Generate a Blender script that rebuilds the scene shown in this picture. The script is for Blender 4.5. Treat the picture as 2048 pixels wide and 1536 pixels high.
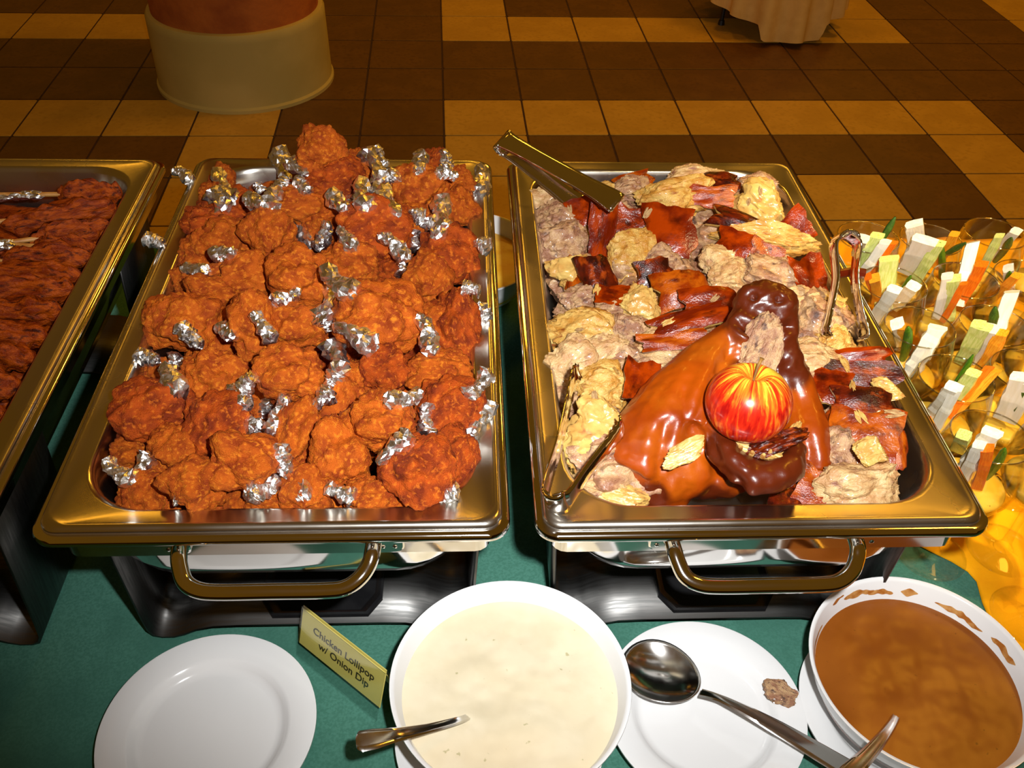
import bpy, bmesh, math, random
from mathutils import Vector, Matrix, noise
random.seed(7)
S = bpy.context.scene
COL = S.collection
for o in list(bpy.data.objects):
    bpy.data.objects.remove(o)

# ------------------------------------------------------------------ camera
FPX, PIT, YAW, ROLL = 1835.1, .71749451, .06922722, .04071586
CAMZ = 1.5
Fw = Vector((math.sin(YAW)*math.cos(PIT), math.cos(YAW)*math.cos(PIT), -math.sin(PIT)))
R0 = Vector((math.cos(YAW), -math.sin(YAW), 0)); U0 = R0.cross(Fw)
Rt = math.cos(ROLL)*R0 + math.sin(ROLL)*U0
Up = -math.sin(ROLL)*R0 + math.cos(ROLL)*U0
CAM = Vector((0, 0, CAMZ))
cd = bpy.data.cameras.new('camera'); cam = bpy.data.objects.new('camera', cd); COL.objects.link(cam)
m = Matrix.Identity(4)
for i in range(3):
    m[i][0] = Rt[i]; m[i][1] = Up[i]; m[i][2] = -Fw[i]; m[i][3] = CAM[i]
cam.matrix_world = m
cd.sensor_width = 36; cd.lens = FPX/2048*36; cd.clip_start = .01
S.camera = cam
S.view_settings.view_transform = 'Standard'; S.view_settings.look = 'None'
S.view_settings.gamma = 1; S.view_settings.exposure = 0.0
S.view_settings.use_curve_mapping = False

# ------------------------------------------------------------------ world and lights
W = bpy.data.worlds.new('hall_glow'); S.world = W; W.use_nodes = True
W.node_tree.nodes['Background'].inputs[0].default_value = (1.0, .44, .035, 1)
W.node_tree.nodes['Background'].inputs[1].default_value = .10

def area(name, loc, size, energy, color, target=None, shape='DISK', sy=None):
    l = bpy.data.lights.new(name, 'AREA'); l.shape = shape; l.size = size
    if sy: l.size_y = sy
    l.energy = energy; l.color = color
    o = bpy.data.objects.new(name, l); COL.objects.link(o); o.location = loc
    if target is not None:
        o.rotation_euler = (Vector(target)-Vector(loc)).to_track_quat('-Z', 'Y').to_euler()
    return o
# the photographer's flash, just right of and above the lens
fl = bpy.data.lights.new('camera_flash', 'SPOT'); fl.energy = 52; fl.color = (.98, .98, .97)
fl.shadow_soft_size = .012; fl.spot_size = math.radians(94); fl.spot_blend = 1.0
flo = bpy.data.objects.new('camera_flash', fl); COL.objects.link(flo)
flo.location = CAM + Rt*.065 + Up*.05 + Fw*.01
flo.rotation_euler = (Fw + Rt*((1060-1024)/FPX) + Up*((768-610)/FPX)).to_track_quat('-Z', 'Y').to_euler()
# warm ceiling lamps of the hall
AMB = (1.0, .45, .035)
for (x, y, e) in ((-1.6, 3.7, 3), (.15, 3.7, 9), (1.9, 3.7, 15), (.6, 6.0, 10), (2.6, 6.0, 15), (-1.4, 6.0, 2), (1.7, 1.5, 12)):
    area('ceiling_lamp', (x, y, 3.2), .42, e, AMB)
# added warm spot to brighten the vegetable glasses, not a fixture of the hall
sp = bpy.data.lights.new('added_glasses_spot', 'SPOT'); sp.energy = 480; sp.color = (1.0, .76, .36); sp.shadow_soft_size = .06; sp.spot_size = math.radians(19); sp.spot_blend = .7
spo = bpy.data.objects.new('added_glasses_spot', sp); COL.objects.link(spo); spo.location = (1.05, -.8, 3.2)
spo.rotation_euler = (Vector((.64, .88, .9))-spo.location).to_track_quat('-Z', 'Y').to_euler()

# ------------------------------------------------------------------ layout helpers
T = .77                                    # table top height
def at(px, py, z):                         # the point at height z seen at a photo pixel
    d = Fw + Rt*((px-1024)/FPX) + Up*((768-py)/FPX)
    return CAM + d*((z-CAMZ)/d.z)
def mpp(p):                                # metres per pixel at a point
    return (p-CAM).dot(Fw)/FPX
def smooth(a, b, x):
    t = max(0, min(1, (x-a)/(b-a))); return t*t*(3-2*t)
def nz(v, s=1, o=0):
    return noise.noise(Vector((v[0]*s+o, v[1]*s-o*1.7, v[2]*s+o*.6)))

# ------------------------------------------------------------------ materials
def new_mat(name):
    m = bpy.data.materials.new(name); m.use_nodes = True
    nt = m.node_tree; b = nt.nodes['Principled BSDF']
    return m, nt, b
def lin(r, g, b):
    f = lambda c: (c/255/12.92) if c/255 <= .04045 else ((c/255+.055)/1.055)**2.4
    return (f(r), f(g), f(b), 1)
def mat(name, col, rough=.5, metal=0, col2=None, scale=20, bump=0, bscale=None, col3=None, scale3=60, spec=.5, coat=0,
        stretch=None, rough2=None, t0=.4, t1=.6, t30=.5, t31=.68, detail=4, bdist=.002):
    m, nt, b = new_mat(name); N = nt.nodes; L = nt.links
    b.inputs['Base Color'].default_value = col
    b.inputs['Roughness'].default_value = rough; b.inputs['Metallic'].default_value = metal
    b.inputs['Specular IOR Level'].default_value = spec
    if coat:
        b.inputs['Coat Weight'].default_value = coat; b.inputs['Coat Roughness'].default_value = .08
    tc = N.new('ShaderNodeTexCoord'); mp = N.new('ShaderNodeMapping'); L.new(tc.outputs['Object'], mp.inputs[0])
    if stretch: mp.inputs['Scale'].default_value = stretch
    oi = N.new('ShaderNodeObjectInfo'); ad = N.new('ShaderNodeVectorMath'); ad.operation = 'ADD'
    ml = N.new('ShaderNodeMath'); ml.operation = 'MULTIPLY'; ml.inputs[1].default_value = 37.0
    L.new(oi.outputs['Random'], ml.inputs[0]); L.new(mp.outputs[0], ad.inputs[0]); L.new(ml.outputs[0], ad.inputs[1])
    def nzr(sc, a, c):
        n = N.new('ShaderNodeTexNoise'); n.inputs['Scale'].default_value = sc; n.inputs['Detail'].default_value = detail
        L.new(ad.outputs[0], n.inputs['Vector'])
        r = N.new('ShaderNodeMapRange'); r.inputs[1].default_value = a; r.inputs[2].default_value = c
        L.new(n.outputs[0], r.inputs[0]); return n, r
    cur = None
    if col2:
        n, r = nzr(scale, t0, t1)
        x = N.new('ShaderNodeMix'); x.data_type = 'RGBA'; x.inputs[6].default_value = col; x.inputs[7].default_value = col2
        L.new(r.outputs[0], x.inputs[0]); cur = x.outputs[2]
        if rough2 is not None:
            rr = N.new('ShaderNodeMapRange'); rr.inputs[3].default_value = rough; rr.inputs[4].default_value = rough2
            L.new(r.outputs[0], rr.inputs[0]); L.new(rr.outputs[0], b.inputs['Roughness'])
    if col3:
        n, r = nzr(scale3, t30, t31)
        x = N.new('ShaderNodeMix'); x.data_type = 'RGBA'; x.inputs[6].default_value = col; x.inputs[7].default_value = col3
        if cur: L.new(cur, x.inputs[6])
        L.new(r.outputs[0], x.inputs[0]); cur = x.outputs[2]
    if cur: L.new(cur, b.inputs['Base Color'])
    if bump:
        n, r = nzr(bscale or scale*4, 0, 1)
        bp = N.new('ShaderNodeBump'); bp.inputs['Strength'].default_value = bump; bp.inputs['Distance'].default_value = bdist
        L.new(n.outputs[0], bp.inputs['Height']); L.new(bp.outputs[0], b.inputs['Normal'])
    return m
def thin_glass(name, tint, fac, base=.03):           # clear thin-walled glass: see-through, brighter reflection at grazing angles
    m = bpy.data.materials.new(name); m.use_nodes = True; nt = m.node_tree; nt.nodes.clear()
    o = nt.nodes.new('ShaderNodeOutputMaterial'); mx = nt.nodes.new('ShaderNodeMixShader')
    t = nt.nodes.new('ShaderNodeBsdfTransparent'); t.inputs[0].default_value = tint
    g = nt.nodes.new('ShaderNodeBsdfGlossy'); g.inputs['Roughness'].default_value = .03; g.inputs[0].default_value = (.9, .9, .9, 1)
    lw = nt.nodes.new('ShaderNodeLayerWeight'); lw.inputs['Blend'].default_value = .5
    pw = nt.nodes.new('ShaderNodeMath'); pw.operation = 'POWER'; pw.inputs[1].default_value = 3.2; nt.links.new(lw.outputs['Facing'], pw.inputs[0])
    sc = nt.nodes.new('ShaderNodeMath'); sc.operation = 'MULTIPLY_ADD'; sc.inputs[1].default_value = fac; sc.inputs[2].default_value = base; nt.links.new(pw.outputs[0], sc.inputs[0])
    nt.links.new(sc.outputs[0], mx.inputs[0]); nt.links.new(t.outputs[0], mx.inputs[1]); nt.links.new(g.outputs[0], mx.inputs[2])
    nt.links.new(mx.outputs[0], o.inputs[0]); return m

M = {}
M['rim'] = mat('satin_steel', (.64, .61, .55, 1), .2, 1, (.54, .51, .45, 1), 9, bump=.05, bscale=60, rough2=.3, bdist=.001)
M['cutlery'] = mat('worn_steel', (.74, .73, .71, 1), .13, 1, (.66, .65, .63, 1), 40, rough2=.2)
M['polish'] = mat('polished_steel', (.82, .80, .77, 1), .07, 1, (.75, .73, .70, 1), 14, rough2=.1)
M['brush'] = mat('brushed_steel', (.11, .108, .105, 1), .36, 1, (.08, .08, .078, 1), 30, stretch=(1, 12, 1), rough2=.44)
M['iron'] = mat('black_enamel', (.008, .008, .009, 1), .25, 0, (.012, .012, .013, 1), 40)
M['porcelain'] = mat('white_porcelain', (.78, .785, .79, 1), .12, 0, (.76, .765, .77, 1), 6, coat=.3)
M['green'] = mat('green_cloth', lin(66, 116, 100), .9, 0, lin(76, 128, 112), 420, bump=.5, bscale=900, col3=lin(58, 104, 90), scale3=9, bdist=.0006, spec=.1)
M['yellow'] = mat('yellow_cloth', lin(255, 178, 4), .8, 0, lin(240, 160, 2), 18, bump=.3, bscale=700, bdist=.0005, spec=.2)
M['bread'] = mat('breaded_crust', lin(180, 84, 10), .7, 0, lin(138, 52, 4), 2.0, bump=.9, bscale=26, col3=lin(211, 120, 25), scale3=7, t0=.42, t1=.66, t30=.52, t31=.70, bdist=.0016, detail=8, spec=.22)
M['bread2'] = mat('dark_breaded_crust', lin(168, 68, 4), .7, 0, lin(112, 36, 2), 2.2, bump=.9, bscale=26, col3=lin(204, 106, 22), scale3=7, t0=.4, t1=.64, t30=.54, t31=.72, bdist=.0016, detail=8, spec=.22)
M['foil'] = mat('crumpled_foil', (.95, .95, .95, 1), .36, 1, (.88, .88, .88, 1), 6, bump=.6, bscale=9, bdist=.0012, detail=2, rough2=.26)
M['skin'] = mat('roast_skin', lin(148, 48, 1), .2, 0, lin(95, 21, 1), 1.4, bump=.35, bscale=9, col3=lin(53, 10, 1), scale3=1.6, t30=.55, t31=.72, coat=.15, bdist=.0012, detail=6, spec=.3)
M['skin_orange'] = mat('golden_roast_skin', lin(169, 79, 7), .24, 0, lin(129, 41, 2), 1.8, bump=.35, bscale=11, col3=lin(83, 22, 1), scale3=2.2, t30=.53, t31=.7, coat=.15, bdist=.0012, detail=6, spec=.3)
M['skin_dark'] = mat('charred_roast_skin', lin(88, 22, 4), .24, 0, lin(44, 9, 3), 1.8, bump=.35, bscale=12, col3=lin(146, 56, 8), scale3=2.4, t30=.52, t31=.68, coat=.15, bdist=.0016, detail=6, spec=.3)
M['head'] = mat('pig_skin', lin(163, 68, 3), .32, 0, lin(114, 34, 2), 11, bump=.35, bscale=110, col3=lin(182, 91, 11), scale3=17, t0=.45, t1=.7, t30=.52, t31=.75, coat=.14, bdist=.0014, detail=6)
M['headdark'] = mat('dark_pig_skin', lin(96, 32, 5), .2, 0, lin(48, 14, 4), 26, bump=.35, bscale=140, coat=.45, bdist=.0015)
M['meat'] = mat('pale_pork', lin(205, 172, 120), .4, 0, lin(181, 136, 89), 2.0, bump=.8, bscale=12, col3=lin(137, 90, 69), scale3=2.6, t30=.57, t31=.72, bdist=.0016, detail=7, coat=.3)
M['meat2'] = mat('golden_pork', lin(207, 169, 92), .4, 0, lin(184, 129, 52), 2.2, bump=.8, bscale=12, col3=lin(139, 70, 25), scale3=2.8, t30=.57, t31=.72, bdist=.0016, detail=7, coat=.3)
M['meat3'] = mat('pinkish_pork', lin(191, 153, 110), .4, 0, lin(150, 104, 77), 2.0, bump=.8, bscale=12, col3=lin(94, 66, 56), scale3=2.6, t30=.56, t31=.70, bdist=.0016, detail=7, coat=.3)
M['fat'] = mat('pork_fat', lin(205, 171, 95), .34, 0, lin(193, 146, 75), 1.5, bump=.4, bscale=8, col3=lin(171, 108, 64), scale3=2.2, t30=.58, t31=.74, bdist=.001, coat=.25, detail=6)
M['bbq'] = mat('barbecued_pork', lin(172, 74, 4), .45, 0, lin(124, 42, 2), 3, bump=.8, bscale=14, col3=lin(60, 16, 3), scale3=3.4, t30=.52, t31=.68, spec=.22, bdist=.0018, detail=6)
M['bamboo'] = mat('bamboo', lin(205, 150, 78), .5, 0, lin(180, 120, 50), 60)
M['dip'] = mat('onion_dip', lin(223, 211, 182), .3, 0, lin(217, 204, 173), 30, bump=.35, bscale=45, col3=lin(184, 175, 136), scale3=130, t30=.69, t31=.73, bdist=.002, detail=3)
M['sauce'] = mat('brown_sauce', lin(140, 78, 22), .3, 0, lin(126, 66, 14), 16, bump=.12, bscale=60, col3=lin(92, 42, 8), scale3=160, t30=.69, t31=.74, bdist=.001, detail=6, spec=.35)
M['smear'] = mat('sauce_smear', lin(200, 150, 88), .35, 0, lin(166, 100, 38), 120)
M['jicama'] = mat('jicama', lin(246, 240, 222), .4, 0, lin(236, 228, 204), 1.5, bump=.5, bscale=5, bdist=.001)
M['cucumber'] = mat('cucumber', lin(214, 220, 140), .35, 0, lin(190, 204, 104), 6)
M['carrot'] = mat('carrot', lin(244, 124, 18), .4, 0, lin(232, 98, 8), 6)
M['carrot2'] = mat('pale_carrot', lin(250, 172, 44), .4, 0, lin(240, 140, 20), 6)
M['bean'] = mat('green_bean', lin(84, 128, 18), .4, 0, lin(48, 92, 12), 8)
M['asparagus'] = mat('asparagus', lin(70, 108, 30), .45, 0, lin(40, 70, 20), 9)
M['mustard'] = mat('mustard_dip', lin(240, 200, 70), .35, 0, lin(228, 172, 40), 40, col3=lin(96, 48, 12), scale3=90, t30=.68, t31=.71)
M['glass'] = thin_glass('goblet_glass', (.985, .98, .97, 1), .7)
M['glassrim'] = thin_glass('glass_edge', (.9, .88, .8, 1), .6, .32)
M['acrylic'] = thin_glass('clear_acrylic', (.95, .96, .955, 1), .6)
M['card'] = mat('yellow_card', lin(232, 218, 120), .35, 0, lin(228, 212, 112), 10)
M['ink'] = mat('black_ink', lin(58, 52, 26), .5)
M['tile_light'] = mat('cream_tile', lin(206, 164, 66), .4, 0, lin(196, 154, 58), 9, col3=lin(190, 148, 54), scale3=60)
M['tile_dark'] = mat('brown_tile', lin(108, 72, 26), .42, 0, lin(98, 64, 22), 9, col3=lin(92, 58, 20), scale3=60)
M['grout'] = mat('dark_grout', lin(70, 44, 26), .9, 0, lin(60, 38, 22), 50)
M['stucco'] = mat('orange_stucco', lin(196, 112, 40), .85, 0, lin(168, 88, 28), 7, bump=.6, bscale=50, bdist=.004)
M['plinth'] = mat('cream_paint', lin(206, 188, 110), .7, 0, lin(196, 178, 100), 5, bump=.15, bscale=60)
M['linen'] = mat('cream_linen', lin(242, 206, 126), .85, 0, lin(234, 196, 116), 20)
M['black'] = mat('black_paint', (.01, .01, .01, 1), .4)
M['wood'] = mat('table_wood', lin(120, 80, 45), .6, 0, lin(100, 62, 34), 12)
M['tooth'] = mat('pig_teeth', lin(214, 176, 104), .4, 0, lin(150, 92, 36), 300)
M['stem'] = mat('apple_stem', lin(150, 110, 50), .6, 0, lin(110, 74, 30), 60)

def apple_material():
    m, nt, b = new_mat('apple_peel'); N = nt.nodes; L = nt.links
    tc = N.new('ShaderNodeTexCoord'); sp = N.new('ShaderNodeSeparateXYZ'); L.new(tc.outputs['Object'], sp.inputs[0])
    at2 = N.new('ShaderNodeMath'); at2.operation = 'ARCTAN2'; L.new(sp.outputs[0], at2.inputs[0]); L.new(sp.outputs[1], at2.inputs[1])
    cb = N.new('ShaderNodeCombineXYZ')
    k = N.new('ShaderNodeMath'); k.operation = 'MULTIPLY'; k.inputs[1].default_value = 3.2; L.new(at2.outputs[0], k.inputs[0])
    L.new(k.outputs[0], cb.inputs[0])
    k2 = N.new('ShaderNodeMath'); k2.operation = 'MULTIPLY'; k2.inputs[1].default_value = 22; L.new(sp.outputs[2], k2.inputs[0]); L.new(k2.outputs[0], cb.inputs[1])
    n = N.new('ShaderNodeTexNoise'); n.inputs['Scale'].default_value = 2.6; n.inputs['Detail'].default_value = 8; n.inputs['Distortion'].default_value = .5; L.new(cb.outputs[0], n.inputs['Vector'])
    # more yellow near the stem and on one cheek
    n2 = N.new('ShaderNodeTexNoise'); n2.inputs['Scale'].default_value = 22; L.new(tc.outputs['Object'], n2.inputs['Vector'])
    h = N.new('ShaderNodeMapRange'); h.inputs[1].default_value = .008; h.inputs[2].default_value = .034; h.inputs[3].default_value = 0; h.inputs[4].default_value = .34
    L.new(sp.outputs[2], h.inputs[0])
    a = N.new('ShaderNodeMath'); a.operation = 'ADD'; L.new(n.outputs[0], a.inputs[0]); L.new(h.outputs[0], a.inputs[1])
    q = N.new('ShaderNodeMath'); q.operation = 'MULTIPLY_ADD'; q.inputs[1].default_value = .35; L.new(n2.outputs[0], q.inputs[0]); L.new(a.outputs[0], q.inputs[2])
    cr = N.new('ShaderNodeValToRGB'); L.new(q.outputs[0], cr.inputs[0])
    e = cr.color_ramp; e.elements[0].position = .54; e.elements[0].color = lin(150, 14, 10); e.elements[1].position = 1.0; e.elements[1].color = lin(232, 200, 60)
    x = e.elements.new(.74); x.color = lin(196, 40, 16); x = e.elements.new(.90); x.color = lin(230, 120, 30)
    L.new(cr.outputs[0], b.inputs['Base Color']); b.inputs['Roughness'].default_value = .22; b.inputs['Coat Weight'].default_value = .3
    return m
M['apple'] = apple_material()

# ------------------------------------------------------------------ mesh helpers
def mesh(name, vs, fs, smooth_=True, sharp=None):
    me = bpy.data.meshes.new(name); me.from_pydata([tuple(v) for v in vs], [], fs); me.validate(); me.update()
    if smooth_:
        me.polygons.foreach_set('use_smooth', [True]*len(me.polygons))
        if sharp: me.set_sharp_from_angle(angle=math.radians(sharp))
    return me
def obj(name, me, mt=None, parent=None, loc=None):
    o = bpy.data.objects.new(name, me); COL.objects.link(o)
    if mt is not None and me is not None and not me.materials: me.materials.append(mt if not isinstance(mt, str) else M[mt])
    if parent: o.parent = parent
    if loc is not None: o.location = loc
    return o
def tag(o, label, cat=None, group=None, kind=None):
    o['label'] = label
    if cat: o['category'] = cat
    if group: o['group'] = group
    if kind: o['kind'] = kind
    return o
def empty(name, loc, label=None, cat=None, group=None, rz=0):
    o = bpy.data.objects.new(name, None); COL.objects.link(o); o.location = loc; o.rotation_euler.z = rz
    o.empty_display_size = .02
    if label: tag(o, label, cat, group)
    return o
class MB:
    def __init__(s): s.v = []; s.f = []
    def add(s, vs, fs):
        b = len(s.v); s.v += [Vector(v) for v in vs]; s.f += [tuple(i+b for i in f) for f in fs]
    def loft(s, rings, closed=True, cap0=False, cap1=False):
        n = len(rings[0]); vs = [p for r in rings for p in r]; fs = []
        for k in range(len(rings)-1):
            for i in range(n if closed else n-1):
                j = (i+1) % n; fs.append((k*n+i, k*n+j, (k+1)*n+j, (k+1)*n+i))
        if cap0: fs.append(tuple(reversed(range(n))))
        if cap1: fs.append(tuple(range((len(rings)-1)*n, len(rings)*n)))
        s.add(vs, fs)
    def lathe(s, prof, n=48):
        rings = [[Vector((r*math.cos(2*math.pi*i/n), r*math.sin(2*math.pi*i/n), z)) for i in range(n)] for r, z in prof]
        s.loft(rings, True, prof[0][0] < .004, prof[-1][0] < .004)
    def box(s, a, b):
        x0, y0, z0 = a; x1, y1, z1 = b
        s.add([(x0, y0, z0), (x1, y0, z0), (x1, y1, z0), (x0, y1, z0), (x0, y0, z1), (x1, y0, z1), (x1, y1, z1), (x0, y1, z1)],
              [(3, 2, 1, 0), (4, 5, 6, 7), (0, 1, 5, 4), (1, 2, 6, 5), (2, 3, 7, 6), (3, 0, 4, 7)])
    def tube(s, pts, rad, n=10, flat=None, caps=True):
        pts = [Vector(p) for p in pts]; rings = []
        ref = None
        for i, p in enumerate(pts):
            t = (pts[min(i+1, len(pts)-1)]-pts[max(i-1, 0)]).normalized()
            if ref is None:
                ref = Vector((0, 0, 1)) if abs(t.z) < .9 else Vector((1, 0, 0))
            a = t.cross(ref).normalized(); bb = a.cross(t).normalized(); ref = bb
            r = rad[i] if isinstance(rad, (list, tuple)) else rad
            fx, fy = flat or (1, 1)
            rings.append([p + a*(math.cos(2*math.pi*k/n)*r*fx) + bb*(math.sin(2*math.pi*k/n)*r*fy) for k in range(n)])
        s.loft(rings, True, caps, caps)
    def mesh(s, name, smooth_=True, sharp=35): return mesh(name, s.v, s.f, smooth_, sharp)
def rrect(x0, y0, x1, y1, r, z, n=7):
    out = []
    for cx, cy, a0 in ((x1-r, y0+r, -90), (x1-r, y1-r, 0), (x0+r, y1-r, 90), (x0+r, y0+r, 180)):
        for k in range(n):
            a = math.radians(a0+90*k/(n-1)); out.append(Vector((cx+r*math.cos(a), cy+r*math.sin(a), z)))
    return out
def bez(pts, n=8):                        # Catmull-Rom through points
    P = [Vector(p) for p in pts]; out = []
    for i in range(len(P)-1):
        p0, p1, p2, p3 = P[max(i-1, 0)], P[i], P[i+1], P[min(i+2, len(P)-1)]
        for k in range(n):
            t = k/n
            out.append(.5*((2*p1)+(p2-p0)*t+(2*p0-5*p1+4*p2-p3)*t*t+(3*p1-p0-3*p2+p3)*t**3))
    out.append(P[-1]); return out
def basis(p, rot=0, lean=.5):             # axes: image right, image up, and a normal between up and the viewer
    tov = (CAM-p).normalized(); n = (tov*lean + Vector((0, 0, 1))*(1-lean)).normalized()
    x = (Rt - n*Rt.dot(n)).normalized(); y = n.cross(x)
    c, s = math.cos(rot), math.sin(rot)
    return x*c+y*s, y*c-x*s, n
def place(o, p, ax, sc):
    mm = Matrix.Identity(4)
    for i in range(3):
        for k in range(3): mm[i][k] = ax[k][i]*sc[k]
        mm[i][3] = p[i]
    o.matrix_basis = mm
ICO = {}
def ico(sub):
    if sub not in ICO:
        bm = bmesh.new(); bmesh.ops.create_icosphere(bm, subdivisions=sub, radius=1)
        ICO[sub] = ([v.co.copy() for v in bm.verts], [tuple(v.index for v in f.verts) for f in bm.faces]); bm.free()
    return ICO[sub]

# ------------------------------------------------------------------ floor
FA, FX, FY, TS = .02461161, -.06728915, 3.0715188, .30
def fpt(i, j, z=0):
    return Vector((math.cos(FA)*i*TS-math.sin(FA)*j*TS+FX, math.sin(FA)*i*TS+math.cos(FA)*j*TS+FY, z))
b = MB(); b.box((-9, -6, -.05), (10, 11, -.003))
floor = obj('floor', b.mesh('floor', False), 'grout'); floor['kind'] = 'structure'; floor['label'] = 'tiled hall floor of cream and brown squares'
def tile_mesh(mt):
    g = .0035; b = MB()
    b.loft([rrect(g, g, TS-g, TS-g, .004, z, 2) for z in (-.004,)] + [rrect(g, g, TS-g, TS-g, .004, -.0012, 2), rrect(g+.0015, g+.0015, TS-g-.0015, TS-g-.0015, .004, 0, 2)], True, False, True)
    me = b.mesh('floor_tile', False); me.materials.append(M[mt]); return me
TM = {True: tile_mesh('tile_light'), False: tile_mesh('tile_dark')}
def is_light(i, j):
    a, c = i % 9, (j-3) % 9
    return a <= 6 and c <= 6 and min(a, 6-a, c, 6-c) in (0, 2)
cells = []
for i in range(-17, 20):
    for j in range(-10, 12):
        p = fpt(i+.5, j+.5); d = p-CAM; z = d.dot(Fw)
        if z < .1: sc = 99
        else:
            u = 1024+FPX*d.dot(Rt)/z; v = 768-FPX*d.dot(Up)/z
            sc = max(0, -u, u-2048)+max(0, -v)+max(0, v-480)*1.2
        cells.append((sc, i, j))
cells.sort()
rest = {True: MB(), False: MB()}
for k, (sc, i, j) in enumerate(cells):
    if k < 290:
        o = obj('floor_tile', TM[is_light(i, j)], None, floor, fpt(i, j)); o.rotation_euler.z = FA
    else:
        g = .0035; q = [fpt(i+g/TS+(1-2*g/TS)*a, j+g/TS+(1-2*g/TS)*c, -.0008) for a, c in ((0, 0), (1, 0), (1, 1), (0, 1))]
        rest[is_light(i, j)].add(q, [(0, 1, 2, 3)])
for kx, nm in ((True, 'far_cream_tiles'), (False, 'far_brown_tiles')):
    o = obj(nm, rest[kx].mesh(nm, False), 'tile_light' if kx else 'tile_dark', floor); o['kind'] = 'stuff'

# ------------------------------------------------------------------ column
col = empty('column', (-.848, 3.560, 0), 'round column with orange stucco shaft on a cream plinth', 'column')
b = MB(); b.lathe([(0, 0), (.338, 0), (.338, .012), (.331, .02), (.327, .25), (.327, .268), (.320, .280), (.30, .284), (0, .284)], 64)
obj('plinth', b.mesh('plinth'), 'plinth', col)
b = MB(); b.lathe([(0, .28), (.305, .28), (.303, 1.8), (.300, 3.2), (0, 3.2)], 64)
obj('shaft', b.mesh('shaft'), 'stucco', col)

# ------------------------------------------------------------------ small draped table far behind
TX, TY = 1.415, 4.28
t = empty('side_table', (TX, TY, 0), 'small round table on thin black legs under cream linen', 'table')
b = MB(); b.lathe([(0, .70), (.29, .70), (.29, .725), (0, .725)], 40); obj('table_top', b.mesh('table_top'), 'wood', t)
for a in (195, 262, 318, 40, 110):
    x, y = .235*math.cos(math.radians(a)), .235*math.sin(math.radians(a))
    b = MB(); b.tube([(x, y, 0), (x, y, .02), (x, y, .021), (x*.95, y*.95, .70)], [.016, .013, .009, .009], 10); obj('leg', b.mesh('leg'), 'black', t)
def drape():
    n = 168; rings = []
    th0 = math.radians(262)
    for k in range(15):
        s = k/14; ring = []
        for i in range(n):
            a = 2*math.pi*i/n
            g = math.degrees(a)
            lobe = smooth(246, 252, g)*(1-smooth(295, 301, g)) + smooth(60, 70, g)*(1-smooth(110, 120, g))
            fold = math.sin(a*16+1.0*math.sin(a*2)); fold = math.copysign(abs(fold)**.7, fold)
            zb = (.085+.05*(1-smooth(180, 250, g)) if g > 180 else .11) - .062*lobe + .007*fold
            rr = .290 + s*(.030 + .026*fold + .018*lobe)
            z = .729 - s*(.729-zb)
            if k == 0: rr = .285
            ring.append(Vector((rr*math.cos(a), rr*math.sin(a), z if k else .7305)))
        rings.append(ring)
    b = MB(); b.loft(rings, True, True, False); return b.mesh('linen', True, 60)
o = obj('table_linen', drape(), 'linen', None, (TX, TY, 0)); tag(o, 'cream linen hanging in pleats over the small round table', 'tablecloth')

# ------------------------------------------------------------------ buffet table and its green cloth
tb = empty('buffet_table', (0, .66, 0), 'long buffet table under the green cloth', 'table')
b = MB(); b.box((-1.55, -.50, T-.04), (1.55, .50, T-.006)); obj('table_top', b.mesh('table_top', False), 'wood', tb)
for x in (-1.45, 1.45):
    for y in (-.42, .42):
        b = MB(); b.box((x-.025, y-.025, 0), (x+.025, y+.025, T-.04)); obj('leg', b.mesh('leg', False), 'black', tb)
def tablecloth():
    b = MB(); n = 24
    rings = []
    for (d, z, wav) in ((-.02, T, 0), (0, T-.0005, 0), (.006, T-.006, 0), (.009, T-.03, .001), (.015, T-.25, .012), (.02, T-.5, .02), (.022, T-.70, .024)):
        r = []
        P = rrect(-1.55-d, .16-d, 1.55+d, 1.16+d, .02+max(d, 0), z, 5)
        Q = []
        for i in range(len(P)):
            a, c = P[i], P[(i+1) % len(P)]; k = 40 if (a-c).length > .3 else 1
            for q in range(k): Q.append(a.lerp(c, q/k))
        for i, p in enumerate(Q):
            w = wav*math.sin(i*1.1); cdir = Vector((p.x, p.y-.66, 0)).normalized(); r.append(p+cdir*w)
        rings.append(r)
    b.loft(rings, True, True, False); return b.mesh('tablecloth', True, 50)
o = obj('tablecloth', tablecloth(), 'green'); tag(o, 'dark green cloth spread over the whole buffet table', 'tablecloth')

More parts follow.
